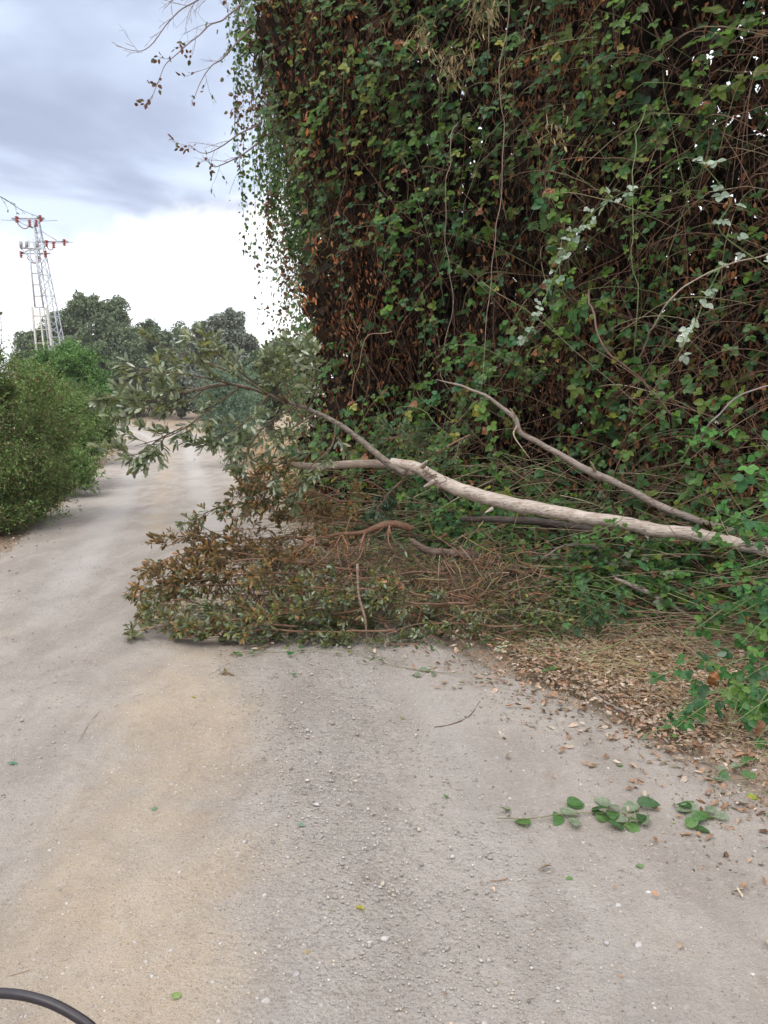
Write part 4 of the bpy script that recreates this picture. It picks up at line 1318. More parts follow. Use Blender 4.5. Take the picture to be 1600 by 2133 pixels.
# prominent single stems in the curtain
for pth, rr_, c_, lb in (
        ([(1062, -40, 5.2), (1044, 150, 5.25), (1046, 300, 5.3), (1030, 520, 5.35), (1012, 700, 5.35), (1008, 805, 5.3)], .0038, (.26, .18, .14), 'long brown vine hanging straight down to the crooked grey branch'),
        ([(1345, 230, 5.3), (1322, 330, 4.95), (1313, 520, 4.8), (1332, 640, 4.8), (1328, 740, 4.85), (1350, 830, 5.3)], .0034, (.15, .19, .08), 'green upright stem crossing below the sky gaps'),
        ([(950, 250, 6.1), (936, 330, 5.75), (926, 480, 5.7), (944, 620, 5.7), (922, 740, 5.7), (930, 800, 6.0)], .003, (.24, .19, .14), 'thin pale vine hanging left of the long brown vine'),
        ([(1330, 740, 5.2), (1365, 680, 4.75), (1420, 600, 4.6), (1490, 560, 4.55), (1600, 530, 4.5)], .0055, (.36, .29, .22), 'bare tan cane curving up to the right edge'),
        ([(1440, 930, 5.1), (1475, 890, 4.75), (1530, 835, 4.6), (1570, 810, 4.5), (1640, 780, 4.4)], .006, (.36, .32, .30), 'bare grey cane rising to the right edge above the bright spray'),
        ([(1225, 600, 5.5), (1240, 655, 5.1), (1260, 720, 5.0), (1320, 780, 5.0), (1400, 860, 5.0)], .007, (.18, .11, .085), 'dark brown branch slanting down through the bramble at right'),
        ([(820, 690, 6.2), (770, 700, 6.2), (745, 760, 6.2), (735, 830, 6.2)], .004, (.30, .20, .14), 'thin reddish vine hanging at the left of the thicket')):
    mb = MB(); mb.limb(world_path(pth), [rr_, rr_ * .9, rr_ * .6], 6, c_, .025, .12, .07)
    o = mb.build('vine', M_TWIG, smooth=True); tag(o, lb, 'vine', 'single vines and canes in the curtain')

# bare tree twigs at the top left
root = WALL[0][2]
for q, (pth, ns) in enumerate([([(560, -60, 7.6), (480, 30, 7.4), (430, 60, 7.3), (350, 130, 7.2), (310, 215, 7.15)], 9),
                ([(540, -90, 7.6), (440, -20, 7.4), (370, 30, 7.3), (300, 100, 7.2), (240, 92, 7.2)], 9),
                ([(520, 60, 7.6), (470, 110, 7.5), (430, 150, 7.4), (400, 215, 7.4)], 5),
                ([(560, -30, 7.8), (460, -40, 7.5), (380, -10, 7.4), (345, 20, 7.4)], 7),
                ([(540, 260, 8.0), (480, 290, 7.9), (430, 320, 7.8), (392, 300, 7.8)], 6),
                ([(540, 300, 8.0), (490, 330, 7.9), (450, 350, 7.9), (430, 330, 7.8)], 5)]):
    mb = MB(); rg = np.random.default_rng(200 + q)
    tw = twig_tree(mb, world_path(pth), .009, .002, rg, ns, .34, 2, 5, (.28, .21, .19), -.02, .15, (.4, 1.0), None, .05, .05)
    bb = mb.build('bare_branch', M_TWIG, root, smooth=True)
    if q in (0, 2, 4, 5):
        ml = MB(); leaf_up(ml, tw[len(tw) // 2:], rg, 7, .045, .03, T_BRAM, [(.22, .10, .07), (.12, .12, .06), (.16, .07, .05)], None, (0,), .3, .8, .3, 1)
        ml.build('withered_leaves', M_DEADL, bb, kind='stuff')
# straw-coloured dead clumps hanging at the top
for px, py, dd, nm in ((1012, 10, 5.2, 34), (940, 120, 5.4, 30), (885, 60, 5.5, 22), (1145, 265, 5.1, 12)):
    mb = MB(); c0 = P(px, py, dd); rg = np.random.default_rng(px)
    p0 = c0 + rg.normal(0, .05, (nm, 3)); d = np.stack([rg.normal(0, .3, nm), rg.normal(0, .3, nm), -np.ones(nm)], 1)
    t = np.linspace(0, 1, 5)[None, :, None]
    L = rg.uniform(.06, .2, (nm, 1, 1))
    mb.tubes(p0[:, None] + unit(d)[:, None] * t * L + rg.normal(0, .02, (nm, 5, 3)), np.full((nm, 5), .0022), 3, pick([(.38, .30, .17), (.45, .36, .22), (.28, .20, .11)], nm))
    e = (p0 + unit(d) * L[:, 0] * rg.random((nm, 1))); ax = unit(d + rg.normal(0, .3, (nm, 3)))
    mb.leaves(e, ax, unit(rg.normal(0, 1, (nm, 3))), .05, .018, T_DEAD, pick([(.40, .32, .18), (.30, .22, .12)], nm), .3)
    mb.build('dry_tassel', M_DEADL, WALL[0][2])

# ------------------------------------------------------------------ far vegetation
def crown(lobes, n_, leaf, cols, p=None, shell=.55, jit=.7, asp=.6, seed=0, template=T_LOW, lump=1.6, lumpk=.35, zmin=None, cut=.0, nsub=16, shoots=0, shoot_len=.4):
    """leaves spread through overlapping lobes; lobes = (x,y,z,rx,ry,rz)"""
    r = np.random.default_rng(seed)
    lobes = np.array(lobes, float)
    sub = []
    for l in lobes:                                       # knobbly outline: small lobes sit on the big ones
        for _ in range(nsub):
            d = unit(r.normal(0, 1, 3) + (0, -.3, .25)); f = r.uniform(.18, .42)
            sub.append((*(l[:3] + d * l[3:] * r.uniform(.62, .98)), *(l[3:] * f * r.uniform(.8, 1.2, 3))))
    core = lobes.copy(); core[:, 3:] *= .85
    lobes = np.vstack([core, np.array(sub)])
    w_ = lobes[:, 3] * lobes[:, 5] + lobes[:, 3] * lobes[:, 4]
    k = r.choice(len(lobes), n_, p=w_ / w_.sum())
    d = unit(r.normal(0, 1, (n_, 3)))
    rad = shell + (1 - shell) * r.random(n_) ** .6
    c0 = lobes[k, :3]; rr = lobes[k, 3:]
    lump_n = fbm((c0 + d * rr) * lump, seed + 3, 3)
    rad = rad * (1 - lumpk + 2 * lumpk * lump_n)
    pos = c0 + d * rr * rad[:, None]
    keep = lump_n > cut
    if zmin is not None: keep &= pos[:, 2] > zmin
    pos, d = pos[keep], d[keep]; n_ = len(pos)
    nr = unit(d + np.array((0, 0, .5)) + r.normal(0, jit, (n_, 3)))
    ax = unit(np.cross(nr, r.normal(0, 1, (n_, 3))) + np.array((0, 0, -.3)))
    L = leaf * r.uniform(.6, 1.4, n_)
    clump = 1 + .5 * (fbm(pos * lump * 1.5, seed + 50, 2)[:, None] - .5)
    mb = MB(); mb.leaves(pos, ax, nr, L, L * asp, template, pick(cols, n_, p) * clump, .15)
    if shoots:                                            # leafy shoots breaking the outline
        k = r.integers(0, len(lobes), shoots); d = unit(r.normal(0, 1, (shoots, 3)) + (0, -.25, .45))
        p0 = lobes[k, :3] + d * lobes[k, 3:] * .8
        dd = unit(d + r.normal(0, .45, (shoots, 3)) + (0, 0, .25)); ln = shoot_len * r.uniform(.4, 1.3, (shoots, 1))
        m = 16
        t = r.random((shoots, m, 1))
        q = p0[:, None] + dd[:, None] * t * ln[:, None] - np.array((0, 0, .35)) * ln[:, None] * t ** 2 + r.normal(0, .02, (shoots, m, 3)) * shoot_len
        q = q.reshape(-1, 3)
        ok = q[:, 2] > (zmin or -9); q = q[ok]; n2_ = len(q)
        a2 = unit(np.repeat(dd, m, 0)[ok] + r.normal(0, .7, (n2_, 3)))
        L2 = leaf * r.uniform(.6, 1.3, n2_)
        mb.leaves(q, a2, unit(r.normal(0, .6, (n2_, 3)) + (0, -.3, .8)), L2, L2 * asp, template, pick(cols, n2_, p), .15)
    return mb


def tree(name, label, base, h_trunk, r_tr, lobes, n_, leaf, cols, seed, cat='tree', group=None, p=None, **kw):
    bz = gz(base[0], base[1])
    root = thing(name, label, cat, (base[0], base[1], bz), group)
    mb = MB(); r = random.Random(seed)
    mb.limb([(base[0], base[1], bz - .3), (base[0] + .1, base[1], bz + h_trunk * .5), (base[0] + .2, base[1], bz + h_trunk)], [r_tr, r_tr * .8, r_tr * .6], 8, (.12, .09, .07), .3)
    for lb in lobes:
        mb.limb([(base[0] + .2, base[1], bz + h_trunk * .8), ((base[0] + lb[0]) / 2, (base[1] + lb[1]) / 2, (bz + h_trunk + lb[2]) / 2), (lb[0], lb[1], lb[2] + lb[5] * .3)], [r_tr * .4, r_tr * .25, r_tr * .08], 5, (.12, .09, .07), .4, cap=False)
    mb.build('trunk', M_BARK, root, smooth=True)
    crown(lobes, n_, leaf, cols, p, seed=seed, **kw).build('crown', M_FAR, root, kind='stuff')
    return root


def lobe(px, py, d, rpx, rpz=None, ry=None):
    c = P(px, py, d); k = d / FPX
    return (c[0], c[1], c[2], rpx * k, (ry or rpx * k), (rpz or rpx) * k)


FT = 'trees beyond the bend of the road'
EV = [(.13, .175, .095), (.17, .21, .12), (.10, .14, .075), (.20, .25, .14)]  # leaf colours lightened and greyed to stand for distance haze
tree('evergreen_oak', 'big domed dark evergreen oak behind the lattice pylon', P(180, 860, 72)[:2], 4, .5,
     [lobe(195, 680, 72, 68, 62), lobe(120, 700, 73, 50, 60), lobe(70, 715, 72, 34, 34), lobe(160, 760, 70, 90, 60), lobe(245, 730, 71, 55, 50), lobe(225, 655, 73, 38, 34), lobe(275, 780, 70, 50, 50), lobe(180, 640, 72, 34, 26), lobe(90, 790, 72, 60, 60)],
     60000, .26, EV, 1, group=FT, lump=.5, lumpk=.4)
tree('evergreen_oak', 'low rounded oak in the dip between the two taller crowns', P(330, 860, 78)[:2], 3, .4,
     [lobe(285, 755, 77, 50, 60), lobe(390, 740, 76, 36, 44), lobe(320, 715, 78, 48, 44), lobe(365, 730, 77, 42, 50), lobe(290, 725, 79, 36, 42), lobe(340, 790, 76, 80, 50)],
     30000, .27, EV, 2, group=FT, lump=.5, lumpk=.35)
tree('evergreen_oak', 'greyish oak with a ragged top right of the road bend', P(470, 880, 50)[:2], 2.5, .35,
     [lobe(455, 705, 50, 52, 50), lobe(420, 735, 51, 42, 40), lobe(490, 715, 50, 38, 42), lobe(500, 770, 49, 46, 50), lobe(440, 790, 50, 60, 50), lobe(485, 670, 50, 24, 24)],
     42000, .18, [(.18, .20, .175), (.235, .255, .225), (.13, .15, .125), (.29, .31, .275)], 3, group=FT, lump=.7, lumpk=.42)
tree('bushy_tree', 'dark green bushy tree filling the gap beside the overgrown wall', P(560, 900, 34)[:2], 1.2, .2,
     [lobe(545, 770, 34, 48, 40), lobe(590, 760, 32, 46, 50), lobe(560, 830, 33, 60, 50), lobe(520, 810, 35, 40, 40), lobe(620, 800, 31, 46, 80)],
     34000, .12, [(.12, .165, .10), (.16, .205, .12), (.09, .12, .07)], 4, group=FT, lump=1.0, lumpk=.4)
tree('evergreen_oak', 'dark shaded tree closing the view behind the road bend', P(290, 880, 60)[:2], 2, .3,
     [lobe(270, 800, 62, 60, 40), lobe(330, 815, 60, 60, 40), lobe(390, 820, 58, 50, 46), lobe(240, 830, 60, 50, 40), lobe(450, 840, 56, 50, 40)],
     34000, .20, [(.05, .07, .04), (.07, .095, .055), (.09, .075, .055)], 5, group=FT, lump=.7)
# shrubs
BR = [(.11, .22, .06), (.14, .27, .07), (.08, .17, .05), (.17, .30, .09)]
tree('round_shrub', 'bright green rounded shrub in front of the pylon feet', P(140, 900, 26)[:2], .8, .09,
     [lobe(130, 800, 26, 70, 74), lobe(85, 790, 26, 50, 60), lobe(180, 815, 26, 52, 60), lobe(150, 765, 25.5, 48, 40), lobe(110, 850, 25, 80, 60), lobe(190, 850, 25, 48, 50)],
     52000, .075, BR, 6, 'shrub', None, lump=1.6, lumpk=.35, shoots=700, shoot_len=.5)
tree('silvery_shrub', 'feathery blue-green shrub right of the road', P(485, 925, 19)[:2], .4, .05,
     [lobe(480, 835, 19, 44, 50), lobe(450, 850, 19, 34, 40), lobe(515, 850, 18.5, 36, 46), lobe(485, 885, 18.5, 44, 34), lobe(480, 915, 18.5, 34, 26), lobe(505, 905, 18.3, 28, 26), lobe(460, 800, 19, 26, 26), lobe(505, 800, 19, 22, 24)],
     26000, .07, [(.22, .30, .23), (.28, .36, .28), (.16, .23, .17)], 7, 'shrub', None, asp=.2, lump=2.2, lumpk=.45, shoots=900, shoot_len=.5)
# the left hedge as separate bushes
HB = [(.15, .25, .07), (.20, .30, .09), (.11, .19, .055), (.26, .34, .13), (.26, .23, .11), (.17, .13, .07)]
HP = (4, 4, 3, 2, .9, .6)
hg = 'bushes of the left hedge'
hedge = [
    ('tall olive-green bush nearest on the left verge, cut by the picture edge', P(-190, 1000, 9.6)[:2],
     [lobe(-30, 800, 9.4, 70, 70), lobe(-60, 880, 9.2, 120, 110), lobe(40, 850, 9.8, 90, 95), lobe(10, 960, 9.3, 100, 100), lobe(90, 930, 10.3, 70, 85), lobe(-80, 1010, 8.8, 120, 95), lobe(60, 1015, 9.8, 70, 60), lobe(-150, 820, 9, 120, 120), lobe(0, 1075, 8.9, 70, 50), lobe(-60, 1090, 8.5, 80, 60), lobe(110, 1015, 10.2, 42, 46), lobe(60, 1060, 9.3, 40, 34)], 74000, .034, 11, HB),
    ('mid-green bush of the hedge between the nearest one and the bend', P(60, 1000, 15)[:2],
     [lobe(110, 890, 13.5, 62, 70), lobe(150, 930, 13.5, 50, 60), lobe(80, 840, 14, 60, 55), lobe(165, 880, 14.5, 42, 50), lobe(120, 980, 12.5, 48, 44), lobe(160, 985, 12.5, 36, 34)], 42000, .042, 12, [(.16, .27, .08), (.21, .32, .10), (.12, .21, .065), (.25, .29, .12)]),
    ('farthest small bush of the hedge where the road turns', P(165, 930, 21)[:2],
     [lobe(190, 880, 19.5, 36, 50), lobe(205, 910, 19, 26, 34), lobe(160, 850, 20, 44, 44), lobe(212, 860, 22, 22, 30)], 22000, .055, 13, [(.12, .19, .06), (.16, .22, .085), (.09, .13, .05)])]
for lb, base, lob, n_, lf, sd, cols in hedge:
    o = tree('hedge_bush', lb, base, .7, .05, lob, n_, lf, cols, sd, 'bush', hg, lump=2.4, lumpk=.45, zmin=.05, template=T_LOW, asp=.5, shell=.4, shoots=1500, shoot_len=.32)
    mb = MB(); r = np.random.default_rng(sd)
    lo_ = np.array(lob)
    m = 420
    k = r.integers(0, len(lo_), m)
    d = unit(r.normal(0, 1, (m, 3)) + np.array((0, -.2, .5)))
    p0 = lo_[k, :3] + d * lo_[k, 3:] * .6; p1 = lo_[k, :3] + d * lo_[k, 3:] * r.uniform(.95, 1.15, (m, 1))
    p0[:, 2] = p0[:, 2].clip(.1); p1[:, 2] = p1[:, 2].clip(.1)
    mid_ = (p0 + p1) / 2 + r.normal(0, .04, (m, 3))
    mb.tubes(np.stack([p0, mid_, p1], 1), np.array([[.003, .002, .001]] * m), 3, pick([(.2, .14, .1), (.14, .16, .07)], m))
    mb.build('twigs', M_TWIG, o, kind='stuff')
# dry skirt beneath the nearest bush: brown stems
mb = MB()
n_ = 2600
yy = rng.uniform(6.5, 16, n_)
xx = np.interp(yy, RL[:, 1], RL[:, 0]) - rng.gamma(2, .14, n_)
pos = np.stack([xx, yy, H(xx, yy) + rng.random(n_) ** 1.5 * .4], 1)
mb.leaves(pos, unit(rng.normal(0, 1, (n_, 3))), unit(rng.normal(0, 1, (n_, 3)) + (0, 0, .7)), rng.uniform(.03, .06, n_), rng.uniform(.012, .03, n_), T_DEAD, pick([(.16, .10, .05), (.11, .08, .04), (.08, .10, .04), (.24, .13, .06)], n_), .3)
mb.build('undergrowth', M_DEADL, kind='stuff')

# twig of the hedge reaching across the sky at the left edge
branch_thing('overhanging_twig', 'thin leafy twig reaching in from the left edge above the pylon', 'twig', world_path([(-60, 385, 7), (0, 410, 7), (40, 436, 7), (85, 452, 7)]), .004, .0015, 301, 6, .12,
             dict(per_m=26, L=.03, W=.01, template=T_OVAL, cols=[(.08, .10, .05), (.10, .13, .06)], tipn=2), M_TWIG, (.12, .11, .08), 1, None, 0, .1, (.4, .9), False)
branch_thing('overhanging_twig', 'sparse leafy shoots rising above the nearest hedge bush at the left edge', 'twig', world_path([(-20, 820, 8), (-10, 760, 8), (5, 700, 8), (0, 650, 8)]), .005, .0015, 302, 8, .18,
             dict(per_m=26, L=.035, W=.014, template=T_OVAL, cols=[(.08, .12, .05), (.10, .15, .06)], tipn=2), M_TWIG, (.12, .11, .08), 2, None, .2, .1, (.4, .9), False)

# ------------------------------------------------------------------ pylons
STEEL = (.55, .59, .64)


def lattice(mb, base, top, wb, wt, n_b, leg=.09, br=.045, col=STEEL):
    base = np.array(base, float); top = np.array(top, float)
    def corner(t, i):
        w_ = wb + (wt - wb) * t
        s_ = ((-1, -1), (1, -1), (1, 1), (-1, 1))[i % 4]
        return base + (top - base) * t + np.array((s_[0] * w_ / 2, s_[1] * w_ / 2, 0))
    for i in range(4): mb.box(corner(0, i), corner(1, i), leg, leg, col)
    for k in range(n_b):
        t0, t1 = k / n_b, (k + 1) / n_b
        for i in range(4):
            a, b = (corner(t0, i), corner(t1, i + 1)) if k % 2 else (corner(t0, i + 1), corner(t1, i))
            mb.box(a, b, br, br, col)
            if k % 2 == 0: mb.box(corner(t1, i), corner(t1, i + 1), br, br, col)


D1 = 44.0
pb = P(112, 800, D1); pt = P(76, 462, D1)
gzz = gz(pb[0], pb[1]); pb = P(144, 846, D1); pb[2] = gzz
root = thing('lattice_pylon', 'galvanised lattice pylon with red insulators rising behind the bright shrub', 'pylon', tuple(pb), 'power line pylons')
mb = MB(); lattice(mb, pb, pt, .95, .24, 20, .05, .027)
mb.build('mast', M_STEEL, root)
arms = [(62, 455, 1.35, .25), (100, 503, 1.0, .2), (80, 527, .8, .2)]
mb = MB()
c = P(66, 455, D1); mb.box(c + (-1.1, 0, 0), c + (.7, 0, 0), .09, .09, STEEL); mb.box(c + (-1.1, 0, 0), c + (0, 0, -.5), .05, .05, STEEL); mb.box(c + (.7, 0, 0), c + (0, 0, -.5), .05, .05, STEEL)
c = P(95, 503, D1); mb.box(c + (-.5, 0, 0), c + (1.25, 0, 0), .08, .08, STEEL); mb.box(c + (-.2, 0, .55), c + (.7, 0, 0), .05, .05, STEEL)
c = P(90, 528, D1); mb.box(c + (-1.2, 0, 0), c + (.4, 0, 0), .08, .08, STEEL); mb.box(c + (-1.2, 0, 0.), c + (0, 0, .5), .05, .05, STEEL)
arm = mb.build('crossarm', M_STEEL, root)
for px, py in ((35, 458), (84, 456), (62, 466), (76, 466), (97, 508), (112, 511), (134, 506), (44, 531), (80, 541), (95, 530)):
    c = P(px, py, D1 - .1); mb = MB(); mb2 = c + np.array((0, 0, .16))
    for k in range(4):
        z_ = mb2 - np.array((0, 0, .09 * k)); th = np.arange(8) * math.pi / 4
        ring = lambda rr, dz: np.stack([z_[0] + np.cos(th) * rr, z_[1] + np.sin(th) * rr, np.full(8, z_[2] + dz)], 1)
        v = np.vstack([ring(.03, .04), ring(.11, .0), ring(.03, -.045)])
        q = [(a * 8 + j, a * 8 + (j + 1) % 8, (a + 1) * 8 + (j + 1) % 8, (a + 1) * 8 + j) for a in range(2) for j in range(8)]
        mb.add(v, q, None, (.42, .07, .06))
    mb.build('insulator', M_RED, arm)
mb = MB()
def sag(a, b, s=.3, n_=14):
    t = np.linspace(0, 1, n_)[:, None]
    q = a * (1 - t) + b * t; q[:, 2] -= s * 4 * (t * (1 - t))[:, 0]
    return q
for a, b, s in ((P(35, 462, D1), P(62, 470, D1), .25), (P(62, 470, D1), P(84, 460, D1), .2), (P(97, 512, D1), P(112, 514, D1), .2), (P(80, 545, D1), P(56, 535, D1), .2)):
    mb.tubes(sag(a, b, s)[None], np.full((1, 14), .025), 4, (.30, .10, .09))
for py, x0, x1 in ((458, 2, 120), (504, 60, 152)):
    mb.tubes(sag(P(x0, py, D1), P(x1, py + 1, D1), .05)[None], np.full((1, 14), .012), 4, (.2, .2, .22))
mb.build('wire', M_STEEL, root)

# slimmer mast with ladder rungs to its left
pb2 = P(107, 846, 43); pb2[2] = gz(pb2[0], pb2[1]); pt2 = P(64, 498, 43)
root = thing('ladder_mast', 'slim ladder-like steel mast close left of the lattice pylon', 'pylon', tuple(pb2), 'power line pylons')
mb = MB()
lo2 = P(82, 640, 43)
for sx in (-.24, .24):
    mb.box(pb2 + (sx * 2.0, 0, 0), lo2 + (sx * 1.6, 0, 0), .09, .09, (.52, .50, .44))
    mb.box(lo2 + (sx * 1.6 * .6, 0, 0), pt2 + (sx * .5, 0, 0), .07, .07, STEEL)
mb.box(pb2, lo2, .07, .07, (.52, .50, .44))
for k in range(9):
    t = k / 9 + .04; q = pb2 * (1 - t) + lo2 * t; mb.box(q + (-.43, 0, 0), q + (.43, 0, 0), .05, .06, (.52, .50, .44))
for k in range(6):
    t = k / 6; q = lo2 * (1 - t) + pt2 * t; w_ = .23 - .1 * t; mb.box(q + (-w_, 0, 0), q + (w_, 0, 0), .06, .06, STEEL)
mb.build('mast', M_STEEL, root)
mb = MB(); c = P(66, 520, 43)
mb.box(c + (-.6, 0, .1), c + (.5, 0, .05), .10, .10, STEEL); mb.box(c + (-.6, 0, .1), c + (.05, 0, -.6), .05, .05, STEEL)
for sx in (-.55, -.25, .3): mb.box(c + (sx, 0, .1), c + (sx, 0, .42), .12, .12, (.36, .36, .38))
mb.build('crossarm', M_STEEL, root)

# ------------------------------------------------------------------ things on the road
def surf(px, py, lift=.004):
    g = G(px, py)
    s_, _ = road_s([g[0]], [g[1]])
    g[2] = max(roadz(g[0], g[1]) if s_[0] < 0 else -1, gz(g[0], g[1])) + lift
    return g


def loose_leaf(px, py, L, c_, lb, tplt=T_FINE, asp=.75, ang=0., seed=0, curl=.25):
    g = surf(px, py, .008)
    mb = MB()
    mb.leaves(np.array([(0., 0, 0)]), np.array([(math.cos(ang), math.sin(ang), .12)]), unit(np.array([(.1, -.2, 1.)])), L, L * asp, tplt, np.array([c_]), curl)
    o = mb.build('fallen_leaf', M_BRAM); o.location = g
    tag(o, lb, 'leaf', 'single leaves lying on the road')


loose_leaf(760, 1908, .035, (.42, .36, .06), 'curled yellow leaf on the lower middle of the road', T_OVAL, .45, 2.5, curl=.5)
loose_leaf(368, 2100, .030, (.28, .38, .14), 'pale green leaf near the bottom edge of the road', T_FINE, .8, 1.8)
loose_leaf(1178, 1840, .026, (.16, .28, .10), 'oval green leaf on the road below the row of sprigs', T_OVAL, .6, .2)
loose_leaf(1340, 1812, .034, (.20, .30, .14), 'lighter green leaf on the road right of the oval one', T_FINE, .7, 2.2)
loose_leaf(315, 1694, .028, (.20, .30, .22), 'grey-green leaf on the tan dust left of the gravel', T_OVAL, .6, .7)
loose_leaf(636, 1730, .030, (.24, .34, .28), 'pale bluish leaf on the loose gravel ridge', T_OVAL, .7, 2.8)
loose_leaf(15, 1597, .045, (.12, .25, .16), 'green leaf at the left picture edge on the road', T_OVAL, .4, .1)
loose_leaf(928, 1672, .025, (.10, .22, .06), 'small green leaf left of the broken sprig on the road', T_FINE, .8, 1.2)
loose_leaf(608, 1415, .030, (.08, .20, .06), 'small dark green leaf in front of the brush heap', T_FINE, .7, .4)
loose_leaf(408, 1463, .030, (.35, .36, .08), 'yellowish leaf scrap on the road left of the heap', T_OVAL, .5, 2.4)
loose_leaf(836, 1500, .034, (.38, .36, .14), 'pale yellow leaf on the road left of the bent twig', T_FINE, .7, .9)
loose_leaf(1292, 1607, .035, (.08, .20, .05), 'dark green leaf on the litter edge above the sprigs', T_FINE, .8, 1.5)
loose_leaf(1560, 1668, .045, (.34, .42, .06), 'yellow-green leaf at the right edge on the litter', T_FINE, .85, .3)
loose_leaf(636, 2002, .022, (.5, .36, .12), 'tiny tan leaf on the gravel near the picture bottom', T_OVAL, .5, .9, curl=.5)

GL = [(.09, .19, .06), (.07, .15, .055), (.12, .22, .07)]


def sprig(label, spots, seed, L, stem_pts=None, cols=GL, pale=0.25, cat='sprig', grp='bramble sprigs dropped on the road'):
    r = np.random.default_rng(seed)
    c0 = surf(*spots[0][:2])
    root = thing('bramble_sprig', label, cat, tuple(c0), grp)
    mb = MB()
    pts = np.array([surf(a, b, .012 + .012 * r.random()) for a, b in (stem_pts or [s[:2] for s in spots])])
    if len(pts) == 1: pts = np.vstack([pts, pts + (.05, .02, .0)])
    mb.limb(pts, [.0022, .0016], 5, (.24, .22, .12), .02, .05)
    ml = MB()
    for s in spots:
        px, py, k = s
        g = surf(px, py, .012)
        near = pts[np.argmin(np.linalg.norm(pts - g, axis=1))]
        mb.tubes(np.array([[near, (near + g) / 2 + (0, 0, .006), g]]), np.full((1, 3), .0011), 4, (.2, .25, .1))
        for q in range(k):
            a = r.uniform(0, 6.28); d = np.array((math.cos(a), math.sin(a), r.uniform(.0, .35)))
            nr = unit(np.array((r.normal(0, .35), r.normal(-.15, .35), 1.)))
            c_ = np.array(cols[r.integers(len(cols))]) * (1 + r.normal(0, .12))
            if r.random() < pale: c_ = np.array((.24, .29, .20))
            ml.leaves(np.array([g + (0, 0, .004 + .008 * q)]), unit(d)[None], nr[None], L * r.uniform(.75, 1.15), L * r.uniform(.6, .8), T_FINE, c_[None], .2)
    mb.build('stem', M_TWIG, root, smooth=True)
    ml.build('leaves', M_BRAM, root, kind='stuff')


sprig('row of round green bramble leaves on a thin stem lying on the road',
      [(1105, 1730, 1), (1165, 1710, 2), (1195, 1718, 1), (1232, 1706, 2), (1240, 1716, 1), (1270, 1690, 2), (1305, 1725, 3), (1325, 1690, 3), (1340, 1712, 2), (1300, 1738, 1), (1180, 1690, 2), (1275, 1705, 2)], 21, .072,
      [(1035, 1722), (1105, 1722), (1180, 1712), (1250, 1706), (1320, 1708), (1350, 1715)])
sprig('crumpled grey-green sprig on the litter edge right of the leaf row', [(1440, 1700, 3), (1465, 1715, 3), (1490, 1708, 2), (1450, 1735, 2), (1425, 1690, 2)], 22, .06, [(1400, 1688), (1450, 1710), (1500, 1712)], pale=.6)
sprig('tiny withered sprig at the left end of the leaf row', [(1052, 1706, 2), (1062, 1704, 1)], 23, .026, cols=[(.12, .18, .06)])
sprig('cluster of three green leaves on brown litter below the thicket', [(1145, 1405, 2), (1160, 1400, 2), (1150, 1412, 1)], 24, .055, pale=0)
sprig('limp leafy sprig lying before the front edge of the heap', [(490, 1370, 2), (520, 1372, 2), (600, 1372, 2), (625, 1362, 2), (700, 1368, 1)], 25, .040, [(480, 1372), (600, 1366), (720, 1360), (850, 1392)], cols=[(.10, .16, .06), (.05, .18, .05)])
sprig('pale leaf clump with twigs on the road right of the heap', [(890, 1402, 3), (875, 1412, 2), (905, 1408, 1)], 26, .045, [(720, 1360), (800, 1385), (890, 1405), (970, 1412)], pale=.6)
sprig('pair of green bramble leaves among the straw on the right verge', [(1380, 1530, 2), (1345, 1542, 1), (1400, 1545, 1)], 27, .045, pale=.2)
sprig('grey-green leaf cluster lying at the right on dry litter', [(1440, 1500, 3), (1460, 1515, 2), (1420, 1490, 2)], 28, .045, pale=.8)
sprig('drooping leaf cluster low at the right edge above the litter', [(1555, 1590, 2), (1540, 1605, 2), (1500, 1620, 2), (1490, 1640, 2), (1560, 1630, 2)], 29, .045, pale=.3)

for pts, rr_, c_, lb in (
        ([(905, 1517), (940, 1512), (975, 1497), (1000, 1465)], .0035, (.16, .11, .08), 'bent dark twig alone on the road right of centre'),
        ([(20, 2042), (80, 2025), (140, 2010), (185, 1992)], .0022, (.22, .15, .11), 'thin straight twig on the road at lower left'),
        ([(160, 1562), (200, 1500), (260, 1465), (340, 1440), (430, 1412), (480, 1385)], .0016, (.25, .17, .12), 'long hair-thin twig arching from the heap to the tan dust'),
        ([(480, 1370), (560, 1352), (620, 1340), (690, 1325)], .0030, (.22, .15, .11), 'straight twig sticking out of the front of the heap'),
        ([(1020, 1842), (1050, 1838), (1056, 1835)], .0022, (.32, .20, .13), 'tiny twig piece on the road left of the oval leaf'),
        ([(1418, 1395), (1420, 1430), (1416, 1470), (1420, 1497)], .004, (.48, .36, .27), 'short tan stalk standing in the litter at right'),
        ([(1215, 1430), (1260, 1470), (1330, 1500), (1395, 1520)], .008, (.26, .23, .21), 'grey rotten stick lying in the brown litter at right')):
    q = np.array([surf(a, b, rr_ * 1.2) for a, b in pts])
    if 'standing' in lb: q[:, :] = world_path([(a, b, 3.75) for a, b in pts]); q[:, 2] = np.maximum(q[:, 2], .05)
    mb = MB(); mb.limb(q, [rr_ * .6, rr_, rr_ * .6], 6, c_, .015, .15, .006)
    o = mb.build('twig', M_TWIG, smooth=True)
    tag(o, lb, 'twig', 'single twigs on the road and verge')
mb = MB()
g = surf(468, 1408); rg = np.random.default_rng(4)
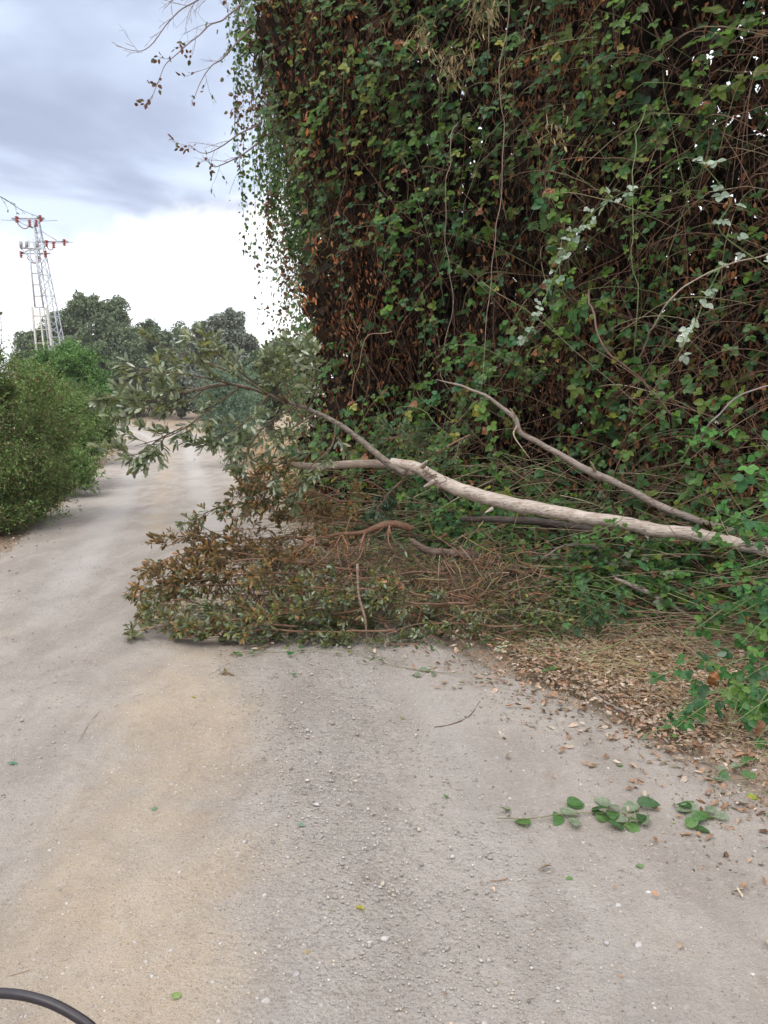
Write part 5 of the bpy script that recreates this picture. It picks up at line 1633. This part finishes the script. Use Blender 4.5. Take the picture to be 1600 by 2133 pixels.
pp = g + rg.normal(0, .012, (12, 3)) * (1, 1, .3) + (0, 0, .01)
mb.leaves(pp, unit(rg.normal(0, 1, (12, 3)) + (0, 0, .4)), unit(rg.normal(0, .5, (12, 3)) + (0, 0, 1)), .032, .015, T_OAK, pick(OAKB, 12), .4)
tag(mb.build('leaf_tuft', M_OAK), 'small tuft of brown oak leaves on the road at the end of the thin twig', 'leaf')

# ------------------------------------------------------------------ bicycle brake cable at the lower left
cab = world_path([(-260, 2150, .47), (-160, 2098, .46), (-60, 2072, .45), (20, 2070, .445), (90, 2084, .44), (150, 2112, .435), (200, 2150, .43), (235, 2210, .425), (250, 2300, .42), (240, 2420, .42)])
root = thing('brake_cable', 'dark curved bicycle brake cable at the lower left corner', 'cable', tuple(cab[0]))
mb = MB(); mb.limb(cab, [.0031] * 10, 16, (.028, .022, .026), .006, .0)
hs = mb.build('cable_housing', M_RUB, root, smooth=True)
mb = MB(); mb.limb([cab[6] + (-.0005, 0, .0), cab[6] + (.003, 0, -.0045)], [.0042, .0042], 14, (.05, .045, .05), .003, 0)
mb.build('ferrule', M_RUB, hs, smooth=True)

# ------------------------------------------------------------------ thin summer haze
hm = bpy.data.materials.new('haze'); hm.use_nodes = True; hm.node_tree.nodes.clear()
n = N(hm.node_tree)
pv = n('ShaderNodeVolumePrincipled', {'Color': (.93, .96, 1.0, 1), 'Density': 0.0005, 'Anisotropy': .2})
no = n('ShaderNodeOutputMaterial', {'Volume': pv.outputs[0]})
me = bpy.data.meshes.new('haze')
x0, x1, y0, y1, z0, z1 = -1000, 1000, -80, 1650, -3, 40
me.from_pydata([(x, y, z) for z in (z0, z1) for y in (y0, y1) for x in (x0, x1)], [], [(0, 2, 3, 1), (4, 5, 7, 6), (0, 1, 5, 4), (2, 6, 7, 3), (0, 4, 6, 2), (1, 3, 7, 5)])
me.materials.append(hm)
o = bpy.data.objects.new('haze', me); COL.objects.link(o); o['kind'] = 'stuff'
SC.cycles.volume_bounces = 1
